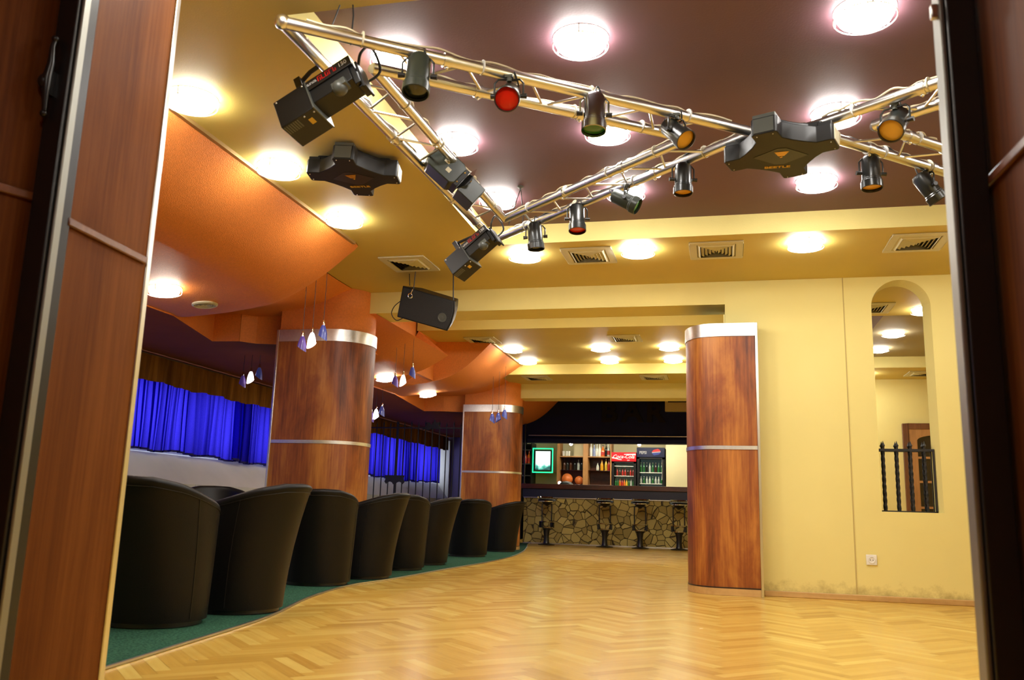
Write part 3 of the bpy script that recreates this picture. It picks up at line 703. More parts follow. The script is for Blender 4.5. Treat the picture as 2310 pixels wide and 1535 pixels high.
for y,rn in rows.items():
    for x,cn in cols.items():
        put_lamp(x, y, ZM, 'round lit lamp on the plum ceiling, %s row, %s column' % (rn, cn), 'lamps on the plum ceiling')
    if y < 5: put_lamp(2.0, y, ZM, 'round lit lamp on the beige ceiling part seen in the mirror, %s row' % rn, 'lamps on the beige ceiling part')
for y,rn in ((3.57,'nearest the door'),(4.48,'second from the door'),(5.44,'third, by its far corner')):
    put_lamp(-2.592, y, ZS, 'lit lamp on the yellow strip beside the orange ceiling, %s' % rn, 'lamps beside the orange ceiling')
for x,rn in ((-1.50,'left of the three, behind the small scanner'),(-.597,'middle of the three, between two grilles'),(.645,'right of the three, before the yellow wall')):
    put_lamp(x, 6.49, ZS, 'lit lamp in the row of air grilles, %s' % rn, 'lamps in the row of air grilles')
put_lamp(1.95, 6.49, ZS, 'round lit lamp in the row of air grilles, hidden by the right door post', 'lamps in the row of air grilles')
for x,rn in ((-1.45,'left'),(-.6,'middle'),(.64,'right'),(2.0,'far right')):
    put_lamp(x, 2.50, ZS, 'round lit lamp on the yellow strip just above the doorway, %s' % rn, 'lamps above the doorway')
for y,rn in ((11.11,'nearer row'),(12.06,'farther row')):
    for x,cn in ((-2.70,'left'),(-1.51,'middle'),(-.62,'right')):
        put_lamp(x, y, 2.76, 'round lit lamp on the yellow ceiling before the bar, %s, %s' % (rn, cn), 'lamps before the bar')
for x,cn in ((-2.5,'left'),(-1.5,'middle'),(-.55,'right')):
    put_lamp(x, 8.95, 2.95, 'round lit lamp above the first beam, %s' % cn, 'lamps above the first beam')
LAMPS_OR = [ORANGE_LAMPS]
def normal_at(x,y):
    e = .03; dx = (orange_z(x+e,y)-orange_z(x-e,y))/(2*e); dy = (orange_z(x,y+e)-orange_z(x,y-e))/(2*e)
    return Vector((-dx,-dy,1)).normalized()
lo = None
for (x,y,lab) in LAMPS_OR[0]:
    Mx = frame((x,y,orange_z(x,y)-.002), normal_at(x,y), (1,0,0))
    if lo is None:
        lo = make_lamp(lab, 'lamps on the orange ceiling', (0,0,0), M_lamp_orange, .11); lo.matrix_world = Mx; WM[lo.name] = Mx
    else: copy_thing(lo, Mx, lab)

# smoke detector and round vent on the orange ceiling
x,y = ORANGE_VENT
t = thing('round_vent', 'small pale round vent on the orange ceiling right of the lamp', 'vent', (0,0,0)); t.matrix_world = WM[t.name] = frame((x,y,orange_z(x,y)), normal_at(x,y), (1,0,0))
link('rim', MB().lathe([(.10,.004),(.10,-.010),(.085,-.016),(.082,-.004)],32), M_sticker, t)
mb = MB()
for r in (.07,.052,.034,.016): mb.lathe([(r,-.003),(r+.004,-.014),(r-.004,-.012),(r-.008,-.003)],28)
link('louvre', mb, M_sticker, t)

# ------------------------------------------------------------------ air grilles
def grille(lab, x, y, z, sx=.40, sy=.44):
    t = thing('air_grille', lab, 'air grille', (x,y,z), group='square ceiling air grilles')
    f = MB(); w_ = .055; a, b = sx/2, sy/2
    f.box(-a,-b,-.012,a,-b+w_,0).box(-a,b-w_,-.012,a,b,0).box(-a,-b+w_,-.012,-a+w_,b-w_,0).box(a-w_,-b+w_,-.012,a,b-w_,0)
    link('frame', f, M_sticker, t, bevel=.003)
    link('duct', MB().box(-a+w_,-b+w_,-.002,a-w_,b-w_,-.0005), M_black, t)
    for i in range(5):
        k = i*.027; xa, ya = a-w_-.004-k, b-w_-.004-k; mb = MB()
        q = .020; vs = [(-xa,-ya,-.004),(xa,-ya,-.004),(xa,ya,-.004),(-xa,ya,-.004),(-xa+q,-ya+q,-.020),(xa-q,-ya+q,-.020),(xa-q,ya-q,-.020),(-xa+q,ya-q,-.020)]
        vs += [(p[0]*.985,p[1]*.985,p[2]+.0025) for p in vs]
        fs = []
        for s0 in (0,8):
            fs += [(s0+i_,s0+(i_+1)%4,s0+4+(i_+1)%4,s0+4+i_) for i_ in range(4)]
        mb.add(vs,fs); link('louvre', mb, M_sticker, t, smooth=False)
    link('centre_plate', MB().box(-a+w_+.14,-b+w_+.14,-.014,a-w_-.14,b-w_-.14,-.010), M_sticker, t)
    return t
GR = [(-2.53,6.62,ZS,'left of the four, above the hanging loudspeaker'),(-.995,6.59,ZS,'second of the four, between two lamps'),(-.004,6.58,ZS,'third of the four, above the right pillar'),(1.43,6.59,ZS,'right of the four, above the niche mirror'),
      (-2.955,10.50,2.76,'on the middle ceiling, at the orange edge behind the loudspeaker'),(-1.13,10.53,2.76,'on the middle ceiling, between two lamps'),(-2.70,12.74,2.61,'on the narrow ceiling strip, left'),(-.935,12.76,2.61,'on the narrow ceiling strip, right')]
g0 = None
for x,y,z,l in GR:
    lab = 'square white air grille, ' + l
    if g0 is None: g0 = grille(lab,x,y,z)
    else: copy_thing(g0, Matrix.Translation((x,y,z)), lab)
copy_thing(g0, Matrix.Translation((2.75,2.45,ZS)), 'square white air grille seen only in the niche mirror', 'square ceiling air grilles')

# ------------------------------------------------------------------ curtains
def curtain(lab, ya, yb, seed, x0=-5.93, gather=0):
    rng = random.Random(seed); t = thing('curtain', lab, 'curtain', (x0,(ya+yb)/2,1.1), group='blue curtains along the window wall')
    L = yb-ya; nu = int(L/.0085); nv = 10; ph = [rng.uniform(0,6.28) for _ in range(6)]
    amp = []
    def off(y, v):
        s = y*1.0 + .05*math.sin(y*2.1+ph[0])
        d = (.030+.012*math.sin(y*4.3+ph[0]))*math.sin(s*2*PI/.115 + ph[1] + 1.3*math.sin(y*3.1+ph[5])) + .020*math.sin(s*2*PI/.29+ph[2]) + .012*math.sin(s*2*PI/.067+ph[3])*(1-v)
        return d*(.65+.35*v)
    def fn(u, v):
        y = ya + L*u; z = 1.915 - v*(.795 + .012*math.sin(y*9+ph[4]) + .02*math.sin(y*1.3))
        return (x0 + off(y,v), y + .01*math.sin(v*3+y*7) + (.017+.008*math.sin(y*2.7+ph[2]))*math.sin(2*(y*2*PI/.115 + ph[1] + 1.3*math.sin(y*3.1+ph[5]))+.6), z)
    cl_ = link('cloth', MB().grid(fn, nu, nv), M_curtain, t, world=True, ang=80)
    link('hem', MB().grid(lambda u,v: (fn(u,1)[0]+.002, fn(u,1)[1], fn(u,1)[2]+.022*(1-v)-.004), nu, 1), M_curtain_hem, cl_, world=True, ang=80)
M_curtain_hem = plain('dark_blue_hem', (.012,.010,.16), .8)
curtain('blue backlit curtain at the nearest windows, behind the first tub chairs', 3.6, 9.93, 1)
curtain('dark gathered blue curtain edge hanging before the gap of the two curtains', 9.62, 9.98, 9, -5.868)
curtain('blue curtain at the window left of the first wood pillar', 9.99, 13.3, 2)
curtain('blue curtain behind the iron screen, ending at the white pier', 13.32, 17.88, 3)
va = thing('valance', 'brown pleated valance above the blue curtains', 'valance', (-5.86,10,1.83))
rng = random.Random(5)
def vfn(u,v):
    y = 3.4 + 14.7*u; z = 2.115 - v*(.275 + .010*math.sin(y*6.1)+.006*math.sin(y*17))
    return (-5.795 + (.012*math.sin(y*2*PI/.16+1.3*math.sin(y*1.7)) + .010*math.sin(y*2*PI/.41))*(.35+.65*v), y, z)
link('cloth', MB().grid(vfn, 1100, 4), M_valance, va, world=True, ang=80)
link('rail', MB().box(-5.90,3.4,2.085,-5.845,18.1,2.137), M_grey, va, world=True)

# ------------------------------------------------------------------ tub chairs
def tub_chair(lab, group):
    t = thing('tub_chair', lab, 'chair', (0,0,0), group=group)
    nth = 56; rows_ = []
    def hgt(a):                              # a: angle from the back
        a = abs((a+PI)%(2*PI)-PI)
        return lerp(a, [(0,.742),(.45,.738),(.95,.71),(1.5,.655),(2.0,.615),(2.35,.585),(2.6,.45),(2.75,.40),(PI,.40)])
    def ring(fr, inset):
        vs = []
        for k in range(nth):
            a = 2*PI*k/nth; H = hgt(a); z = .035 + (H-.035)*fr; s = z/.74
            rb = .252; rt = .288; r = (rb + (rt-rb)*s) - inset
            # squarish front
            sq = 1 + .05*max(0,-math.cos(a))
            vs.append((r*sq*math.sin(a), r*math.cos(a) + .085*s*s*(.5+.5*math.cos(a))*1.35, z))
        return vs
    rings = [ring(f_,0) for f_ in (0,.12,.3,.5,.7,.85,.94)]
    def rim(inset, dz):
        return [(x,y,z+dz) for x,y,z in ring(1.0, inset)]
    rings += [rim(.000,-.022), rim(.004,-.010), rim(.013,-.002), rim(.028,.003), rim(.050,.003), rim(.066,-.003), rim(.076,-.013), rim(.080,-.03)]
    inner = []
    for f_ in (.85,.68):
        inner.append([(x,y,max(z,.36)) for x,y,z in ring(f_, .085)])
    rings += inner
    vs = [p for r_ in rings for p in r_]; n = nth
    fs = [(i*n+k, i*n+(k+1)%n, (i+1)*n+(k+1)%n, (i+1)*n+k) for i in range(len(rings)-1) for k in range(n)]
    fs.append(tuple(range(n-1,-1,-1)))
    link('shell', MB().add(vs,fs), M_leather, t, ang=60)
    # stitched seam just under the rim and two upright seams
    sp = [Vector(p) for p in ring(.935, -.0015)]
    link('seam', MB().tube(sp, .0022, 5, True), M_leather_in, t)
    for a0 in (1.25,-1.25):
        k = int(round((a0 % (2*PI))/(2*PI)*nth)) % nth
        pts = [Vector(ring(f_, -.001)[k]) for f_ in (.02,.2,.4,.6,.8,.93)]
        link('seam', MB().tube(pts, .002, 5), M_leather_in, t)
    cu = MB(); rr = .195; prof = [(0,.34),(rr-.01,.34),(rr+.012,.37),(rr+.010,.415),(rr-.012,.438),(rr*.6,.452),(0,.456)]
    cu.lathe(prof, 32, Matrix.Translation((0,-.02,0))); link('seat_cushion', cu, M_leather_in, t, ang=60)
    link('plinth', MB().lathe([(.225,.009),(.235,.012),(.235,.04),(.2,.04)],32), M_blackm, t)
    return t
CH = [  # x, y, direction of the back (dx, dy), label
 (-2.845,4.065,.10,-1.0,'black leather tub chair nearest the left door, seen from behind'),
 (-2.755,4.72,1.0,-.10,'black leather tub chair second in the row, its back turned to the dance floor'),
 (-3.115,6.50,.45,-.90,'black leather tub chair third in the row, before the first wood pillar'),
 (-3.06,7.26,1.0,-.05,'black leather tub chair fourth in the row, right under the first pillar edge'),
 (-3.155,8.40,.45,-.90,'black leather tub chair fifth in the row, before the blue curtain gap'),
 (-3.20,9.30,1.0,.0,'black leather tub chair sixth in the row, before the iron screen'),
 (-3.245,11.15,.5,-.85,'black leather tub chair seventh in the row, before the far pillar'),
 (-3.22,12.74,.9,-.30,'black leather tub chair last in the row, nearest the bar'),
 (-3.62,5.75,-.55,.83,'black tub chair behind the row, its inside and rim showing by the white wall'),
]
ch0 = None
for x,y,dx,dy,lab in CH:
    a = math.atan2(dy,dx) - PI/2
    Mx = Matrix.Translation((x,y,0)) @ Matrix.Rotation(a,4,'Z')
    if ch0 is None: ch0 = tub_chair(lab, 'black tub chairs on the carpet'); ch0.matrix_world = Mx; WM[ch0.name] = Mx
    else: copy_thing(ch0, Mx, lab)
tb = thing('coffee_table', 'low wooden table between the first two tub chairs, only a pale edge showing', 'table', (-3.46,4.86,.009))
link('table_top', MB().lathe([(0,.585),(.34,.585),(.345,.59),(.345,.62),(.34,.625),(0,.625)],40), M_oak, tb)
link('column', MB().lathe([(.035,.02),(.03,.05),(.03,.585)],16), M_blackm, tb)
link('foot', MB().lathe([(.2,0),(.2,.012),(.05,.03),(0,.03)],28), M_blackm, tb)

# ------------------------------------------------------------------ pendant lamps
def pendant(lab, group, x, y, z, ztop, mat, s=1.0, tilt=0):
    t = thing('pendant_lamp', lab, 'pendant lamp', (x,y,z), group=group)
    link('cord', MB().tube([(0,0,ztop-z),(0,0,.105*s)], .0022, 6), M_cable, t)
    link('socket', MB().lathe([(.004,.118*s),(.009*s,.110*s),(.012*s,.085*s),(.013*s,.07*s)],14), M_chrome, t)
    rings = []; n = 22
    for r,zz in ((.011,.078),(.019,.062),(.028,.035),(.034,.005),(.037,-.028)):
        rings.append([(r*s*math.cos(2*PI*k/n), r*s*math.sin(2*PI*k/n), (zz + (tilt*.5*math.cos(2*PI*k/n)*(1 if zz < 0 else 0))*.05)*s) for k in range(n)])
    vs = [p for r_ in rings for p in r_]; fs = [(i*n+k,i*n+(k+1)%n,(i+1)*n+(k+1)%n,(i+1)*n+k) for i in range(len(rings)-1) for k in range(n)]
    b = len(vs); vs += [(p[0]*.9,p[1]*.9,p[2]) for p in vs[:b]]; fs += [tuple(b+i for i in f[::-1]) for f in fs]
    e = (len(rings)-1)*n; fs += [(e+k, e+(k+1)%n, b+e+(k+1)%n, b+e+k) for k in range(n)]
    link('shade', MB().add(vs,fs), mat, t)
    return t
for (lab, grp, x, y, z, m, tl) in PENDANTS:
    pendant(lab, grp, x, y, z, orange_z(x,y)+.004, m, 1.0 if y < 9 else 1.1, tl)
hl = make_lamp('unseen lamp added on the hall ceiling to brighten the entrance doors', 'added hall fill lamps', (-.7,.3,2.62), emitter('hall_fill_diffuser',(1,.93,.82),85), .11)  # unseen fill lamp, added to brighten the door panels from the hall
# ------------------------------------------------------------------ lighting trusses
ZTR = 2.50; TR = .0255
def truss(lab, sgn, cx):
    V1, V2, V3 = Vector((-1.655,2.79,ZTR)), Vector((.19,4.14,ZTR)), Vector((-1.535,5.64,ZTR))
    sides = (0,1,2)
    if sgn < 0: sides = (0,1); V1 = V2.lerp(V1,.66); V3 = V2.lerp(V3,.66)
    t = thing('lighting_truss', lab, 'truss', (cx + sgn*(-1.35), 4.15, ZTR), group='triangular aluminium lighting trusses')
    def T(p): return Vector((cx + sgn*(p.x-.30), p.y, p.z))
    tri = [V1,V2,V3]; cen = (V1+V2+V3)/3
    def inset(d):
        ls = []
        for i in range(3):
            a, b = tri[i], tri[(i+1)%3]; n = Vector((-(b-a).y,(b-a).x,0)).normalized()
            if (cen-a).dot(n) < 0: n = -n
            ls.append((a+n*d, (b-a).normalized()))
        out = []
        for i in range(3):
            (p,u),(q,v) = ls[i-1], ls[i]
            den = u.x*v.y-u.y*v.x; s_ = ((q-p).x*v.y-(q-p).y*v.x)/den; out.append(p+u*s_)
        return out
    inn = inset(.20)
    for i in sides:
        link('chord', MB().cyl(T(tri[i]), T(tri[(i+1)%3]), TR, n=16), M_alu, t, world=True)
        link('chord', MB().cyl(T(inn[i]), T(inn[(i+1)%3]), TR, n=16), M_alu, t, world=True)
    for i in sides:
        link('corner_joint', MB().ball(T(tri[i]), .031), M_alu, t, world=True)
        a, b = tri[i], tri[(i+1)%3]; c_, d_ = inn[i], inn[(i+1)%3]
        u = (b-a).normalized(); L0 = (c_-a).dot(u); L1 = (d_-a).dot(u); n = max(4,int((L1-L0)/.16)); n -= n%2
        for k in range(n):
            s0 = L0+.05+(L1-L0-.1)*k/n; s1 = L0+.05+(L1-L0-.1)*(k+1)/n
            nn = (c_-a) - u*L0
            p, q = (a+u*s0, a+u*s1+nn) if k%2 == 0 else (a+u*s0+nn, a+u*s1)
            link('brace', MB().cyl(T(p), T(q), .0065, n=8), M_alu, t, world=True)
    # clamps on the chords
    for i in sides:
        for base_ in (tri, inn):
            a, b = base_[i], base_[(i+1)%3]; u = (b-a).normalized(); L = (b-a).length
            for f_ in (.3,.62):
                p = a+u*L*f_
                link('clamp', MB().cyl(T(p-u*.016), T(p+u*.016), .0315, n=16).ball(T(p+Vector((0,0,-.034))),.008), M_alu, t, world=True)
    # hanging wires to the ceiling
    for p in (V1*.88+V2*.12, V3*.85+V2*.15):
        q = T(p); link('hanging_wire', MB().tube([(q.x,q.y,ZTR-.03),(q.x+.004,q.y,ZTR+.1),(q.x-.02,q.y,ZM)], .0035, 6).tube([(q.x-.09,q.y-.02,ZTR+.02),(q.x-.02,q.y,ZM-.02)],.0028,6), M_cable, t, world=True)
        link('hook', MB().lathe([(.022,0),(.022,-.008),(.008,-.012),(.006,-.03),(0,-.03)],12,Matrix.Translation((q.x-.02,q.y,ZM))), M_grey, t, world=True)
    # cables strapped along the chords
    rng = random.Random(4 if sgn > 0 else 8)
    for i,(base_,mat,dz) in enumerate(((tri,M_cablew,.03),(inn,M_cablew,.028),(tri,M_cable,.022))):
        for e in sides:
            if i == 2 and e == 0: continue
            a, b = base_[e], base_[(e+1)%3]; nn = Vector((-(b-a).y,(b-a).x,0)).normalized(); m = 26
            pts = [T(a.lerp(b,.04+.9*k/m) + nn*rng.uniform(-.014,.014)) + Vector((0,0,dz+rng.uniform(-.004,.012)*(1 if k%3 else -.3))) for k in range(m+1)]
            link('cable', MB().tube([tuple(p) for p in catmull([tuple(p) for p in pts],3)], .0055, 6), mat, t, world=True)
    for e in sides:
        for base_ in (tri, inn):
            a, b = base_[e], base_[(e+1)%3]; u = (b-a).normalized()
            for k in range(4):
                p = a.lerp(b, .14+.23*k); link('cable_tie', MB().cyl(T(p-u*.003)+Vector((0,0,.006)), T(p+u*.003)+Vector((0,0,.006)), .0335, n=14), M_txtw if k%2 else M_sticker, t, world=True)
    return t
truss('triangular aluminium lighting truss on the left, hung under the plum ceiling', 1, .30)
truss('triangular aluminium lighting truss on the right, cut off by the right door post', -1, .315)

# ------------------------------------------------------------------ lamp cans on the trusses
def par(lab, x, y, z, d, gel, can, s=1.0, zt=ZTR-TR):
    d = Vector(d).normalized(); c = Vector((x,y,z))
    t = thing('lamp_can', lab, 'spotlight', (x,y,z), group='small spotlights on the trusses')
    side = d.cross(Vector((0,0,1)))
    if side.length < .3: side = Vector((1,.25,0))
    side = (side - d*side.dot(d)).normalized(); side.z *= .3; side.normalize(); side = (side - d*side.dot(d)).normalized()
    Mx = frame(c, d, side)
    cn_ = link('can', MB().lathe([(.020*s,-.092*s),(.036*s,-.086*s),(.044*s,-.070*s),(.044*s,.030*s),(.0475*s,.034*s),(.0475*s,.040*s),(.051*s,.044*s),(.051*s,.078*s),(.0475*s,.080*s),(.0455*s,.070*s)],30,Mx,cap=False), can, t, world=True)
    link('gel', MB().lathe([(.0465*s,.064*s),(.030*s,.068*s),(0,.070*s)],30,Mx), gel, cn_, world=True)
    hx = .058*s
    sd = Vector((side.x,side.y,0)).normalized()*hx
    p1, p2 = c + side*hx, c - side*hx
    top = Vector((x,y,zt-.012))
    a1 = Vector((p1.x,p1.y,zt-.030)); a2 = Vector((p2.x,p2.y,zt-.030))
    yk_ = link('yoke', MB().tube([p1,(p1+a1)/2,a1,a1.lerp(top,.25)+Vector((0,0,.014)),top,a2.lerp(top,.25)+Vector((0,0,.014)),a2,(p2+a2)/2,p2], .0042*s, 8), can if can is not M_cangreen else M_can, t, world=True)
    for p, q in ((p1,1),(p2,-1)):
        link('knob', MB().cyl(p-side*q*.012, p+side*q*.016, .0085*s, .011*s, n=10), M_blackm, yk_, world=True)
    link('clamp', MB().cyl(top+Vector((0,0,-.01)), top+Vector((0,0,.016)), .012, n=12).box(x-.017,y-.012,zt-.004,x+.017,y+.012,zt+.008), M_grey, t, world=True)
    bk = c - d*.09*s
    link('lead', MB().tube(catmull([tuple(bk), tuple(bk - d*.03 + Vector((.01,.01,.02))), tuple(bk*.4+top*.6+Vector((.035,.02,0))), (x+.02,y+.01,zt+.03)],5), .0038, 6), M_cable, t, world=True)
    return t
for a in PARS: par(*a)

# ------------------------------------------------------------------ colour scanners
def scanner(lab, o, ex, ey, s, reach):
    # local x along the housing from lamp house to mirror, y up the big face, z out of the big face
    Mx = basis(o, ex, ey) @ Matrix.Scale(s,4)
    t = thing('scanner_light', lab, 'stage scanner', o, group='black scanners hung on the left truss')
    def L(n,mb,m,b=0,par=None): return link(n, MB().add(mb.v, mb.f, Mx), m, par or t, world=True, bevel=b)
    lh_ = L('lamp_house', MB().box(-.205,-.082,-.085,-.045,.062,.070), M_black, .004)
    L('body', MB().box(-.047,-.048,-.060,.150,.050,.056), M_black, .003)
    cp_ = L('cover_plate', MB().box(-.045,.018,.056,.172,.066,.064), M_blackm, .001)
    L('mirror_arm', MB().box(.150,-.075,-.050,.172,.040,.048).box(.155,-.085,-.025,.180,-.055,.030), M_black, .003)
    L('fan_box', MB().box(.06,-.066,.030,.125,-.034,.080).ball((.085,-.055,.055),.033), M_grey, .003)
    L('tail_plate', MB().box(.178,-.11,-.03,.188,.03,.05), M_black, .002)
    f = MB()
    for k in range(7): f.box(-.198+k*.0105,-.0835,.012,-.192+k*.0105,-.0818,.062)
    L('vent_slot', f, M_grey, 0, lh_)
    L('rating_label', MB().box(-.098,-.0832,-.005,-.078,-.0822,.03), M_txty, 0, lh_)
    for x_,y_,z_ in ((-.06,.05,.0705),(-.19,.05,.0705),(-.055,-.0825,.05),(-.10,-.0825,.055)):
        L('screw', MB().ball((x_,y_,z_),.0045,n=10,m=6), M_alu, 0, lh_)
    L('cover_edge', MB().box(-.047,-.084,-.086,-.041,.064,.074), M_grey, .001)
    y_ = MB().box(-.100,.055,.02,-.070,.155,.030).box(-.100,.055,-.04,-.070,.155,-.03).box(-.100,.148,-.04,-.070,.157,.03)
    Y = Mx @ Vector((-.085,.155,-.005))
    yk = MB().add(y_.v, y_.f, Mx); link('yoke', yk, M_blackm, t, world=True, bevel=.001)
    link('bracket', MB().tube([Y, Y.lerp(Vector(reach),.5)+Vector((0,0,.01)), Vector(reach)], .010, 8), M_blackm, t, world=True)
    for x0_,n_,w_,h_,m in ((-.040,8,.0052,.011,M_txtw),(.012,5,.016,.026,M_txtr)):      # lettering too blurred to read: worn strokes
        st = MB()
        for k in range(n_):
            xa = x0_+k*w_*1.18; q = .32*w_
            st.box(xa,.044-h_/2,.0643,xa+q,.044+h_/2,.0651)
            if k%3 != 1: st.box(xa,.044+h_/2-q*.8,.0643,xa+w_,.044+h_/2,.0651)
            if k%2 == 0: st.box(xa+w_-q,.044-h_/2,.0643,xa+w_,.044+h_*.1,.0651)
            if k%3 != 0: st.box(xa,.044-h_/2,.0643,xa+w_,.044-h_/2+q*.8,.0651)
        link('printed_text', MB().add(st.v, st.f, Mx), m, cp_, world=True, smooth=False)
    for s_,sz,px,m in (('150',.028,.135,M_txtw),):
        tm = text_mesh(s_, sz, Matrix.Translation((px,.044,.0645)), .0006, bold=.0004)
        link('printed_text', MB().add(tm.v, tm.f, Mx), m, cp_, world=True, smooth=False)
    p = Mx @ Vector((.17,.03,.0)); q = Mx @ Vector((.26,.10,.0))
    link('lead', MB().tube(catmull([tuple(p),tuple(Mx @ Vector((.22,.05,.05))),tuple(q),tuple(Mx @ Vector((.24,.02,-.06))),tuple(Mx @ Vector((.15,.0,-.05)))],6), .006*s, 8), M_cable, t, world=True)
    return t
def camdir(a, b, c): return CR*a + CU*b - F*c
scanner('black scanner light with red lettering nearest the left door, on the truss corner', SCAN1[0], camdir(*SCAN1[1]), camdir(*SCAN1[2]), SCAN1[3], SCAN1[4])
scanner('smaller looking black scanner light with red lettering at the far truss corner above the loudspeaker', SCAN2[0], camdir(*SCAN2[1]), camdir(*SCAN2[2]), SCAN2[3], SCAN2[4])

# ------------------------------------------------------------------ grey effect light with two heads on the truss
e = thing('effect_light', 'grey-green twin box effect light on the left truss, with pale stickers', 'effect light', EFF[0])
def EL(n, mb, M_, m, b=0): return link(n, MB().add(mb.v, mb.f, M_), m, e, world=True, bevel=b)
Me = basis(EFF[0], camdir(*EFF[1]), camdir(*EFF[2])) @ Matrix.Scale(EFF[3],4)
hexp = [(-.10,-.035),(-.075,-.062),(.055,-.062),(.075,-.045),(.075,.05),(.05,.062),(-.06,.062),(-.10,.035)]
EL('housing', MB().prism(hexp,-.06,.055), Me, M_cangreen, .006)
EL('front_cover', MB().box(.068,-.05,-.055,.095,.052,.05), Me, M_black, .003)
EL('head', MB().taper((.02,0,-.08),(.10,.10),(.02,0,.04),(.10,.10),Matrix.Translation((.135,-.005,0))), Me, M_cangreen, .004)
EL('reflector', MB().add([(.097,.062,.03),(.097,-.055,.03),(.135,.0,.075),(.108,.085,.06)],[(0,1,2),(0,2,3)]), Me, M_chrome)
EL('sticker', MB().box(-.03,.004,.0552,-.002,.030,.0562), Me, M_sticker); EL('sticker', MB().box(.002,-.028,.0552,.026,-.006,.0562), Me, M_sticker)
for y_ in (-.03,.03): EL('screw', MB().ball((.08,y_,.051),.004,n=8,m=6), Me, M_txty)
p = Me @ Vector((-.05,.0,-.06)); link('bracket', MB().cyl(p, Vector(EFF[4]), .012), M_grey, e, world=True); link('bracket', MB().cyl(Me @ Vector((.06,0,-.06)), Vector(EFF[5]), .010), M_grey, e, world=True)

# ------------------------------------------------------------------ star shaped effect lights
def star(lab, c, rot, zc, s=1.0, tiltx=0, tilty=0):
    Rm = Matrix.Rotation(tiltx,3,'X') @ Matrix.Rotation(tilty,3,'Y') @ RZ(rot)
    t = thing('star_effect_light', lab, 'effect light', c, Rm, group='black star shaped effect lights')
    pts = []
    for k in range(4):
        a = k*PI/2; ca, sa = math.cos(a), math.sin(a)
        for r, w_ in ((.15,-.105),(.20,-.066),(.275,-.066),(.285,-.055),(.285,.055),(.275,.066),(.20,.066),(.15,.105)):
            pts.append((s*(r*ca - w_*sa), s*(r*sa + w_*ca)))
    pts_in = [(x*.97,y*.97) for x,y in pts]
    link('body', MB().prism(pts,-.030,.055), M_black, t, bevel=.004)
    link('top_cover', MB().prism([(x*.8,y*.8) for x,y in pts],.054,.085), M_black, t, bevel=.004)
    for k in range(4):
        Mk = Matrix.Rotation(k*PI/2,4,'Z')
        link('arm_end', MB().box(s*.205,-.058*s,.02,s*.278,.058*s,.075,Mk), M_grey if k%2 else M_black, t, bevel=.004)
        link('arm_plate', MB().box(s*.284,-.05*s,-.022,s*.288,.05*s,.048,Mk), M_sticker if k == 0 else M_grey, t)
        for y_ in (-.04,.04): link('screw', MB().ball((s*.265,y_*s,-.031),.0035,n=8,m=5,M=Mk), M_alu, t)
    di = [(.125*s,0),(0.02*s,.085*s),(-.02*s,.085*s),(-.125*s,0),(-.02*s,-.085*s),(.02*s,-.085*s)]
    Mu = Matrix.Rotation(-rot,4,'Z')
    link('opening', MB().prism([(x*1.1,y*1.1) for x,y in di],-.0315,-.0285, Mu), M_blackm, t)
    link('lens', MB().add([(-.035*s,-.055*s,-.033),(.04*s,-.06*s,-.033),(.018*s,-.012*s,-.0345),(-.012*s,-.010*s,-.0345)],[(0,1,2,3)],Mu).ball((.002,.002,-.033),.008,(1,.6,.5),M=Mu), M_amberglass, t)
    tm = text_mesh('BEETLE', .034*s, Mu @ Matrix.Translation((-.01*s,.128*s,-.0312)) @ Matrix.Rotation(PI,4,'X'), .0006, bold=.0008, sx=1.25)
    link('printed_text', tm, M_txty, t, smooth=False)
    Rz = Rm.inverted() @ Vector((0,0,1))
    link('mounting_stem', MB().cyl(Rm.inverted() @ Vector((0,.12,.06)), Rm.inverted() @ Vector((0,.12,zc-c[2]-.002)), .02, n=20), M_blackm, t)
    return t
M_amberglass = plain('amber_mirror_glass', (.75,.42,.10), .15, metal=.6)
star('black star shaped effect light with yellow lettering hung where the two trusses meet', STAR1[0], STAR1[1], ZTR+.02, STAR1[2], STAR1[3], STAR1[4])
star('black star shaped effect light under the yellow ceiling, nearest the left door', STAR2[0], STAR2[1], ZS, STAR2[2], STAR2[3], STAR2[4])

# ------------------------------------------------------------------ hanging loudspeaker
sc = Vector((-2.455,6.88,2.312)); exs = Vector((.955,0,-.295)).normalized(); eys = Vector((.28,-.32,.93))
Ms = basis(sc, exs, eys)
sp = thing('loudspeaker', 'black loudspeaker hung tilted under the yellow ceiling at the end of the beam', 'loudspeaker', sc)
cab = [(-.262,.14),(-.255,-.142),(.235,-.135),(.258,-.05),(.262,.05),(.245,.135)]
mb = MB().prism([(x,y) for x,y in cab], -.02, .0); 
n_ = len(cab); vs = [(x,y,0) for x,y in cab] + [(x*.72,y*.9,-.25) for x,y in cab]
mb = MB().add(vs, [tuple(range(n_)), tuple(range(2*n_-1,n_-1,-1))]+[(i,(i+1)%n_,n_+(i+1)%n_,n_+i) for i in range(n_)])
link('cabinet', MB().add(mb.v,mb.f,Ms), M_black, sp, world=True, bevel=.006)
g = MB().prism([(x*.95,y*.93) for x,y in cab], .0005, .010); link('grille', MB().add(g.v,g.f,Ms), plain('speaker_grille', (.014,.014,.014), .7, bump=.8, bscale=400), sp, world=True, bevel=.003)
g = MB().lathe([(.040,.010),(.040,.014),(.032,.014),(.030,.011),(.012,.0115),(.012,.014),(0,.014)],24,Matrix.Translation((.165,-.03,0))); link('badge', MB().add(g.v,g.f,Ms), M_grey, sp, world=True)
ring = [(-.165+.020*math.cos(a),.075+.020*math.sin(a),.016) for a in [2*PI*k/20 for k in range(20)]]
g = MB().tube(ring,.0055,8,True).cyl((-.165,.093,.016),(-.158,.135,.004),.005); link('eye_bolt', MB().add(g.v,g.f,Ms), M_chrome, sp, world=True)
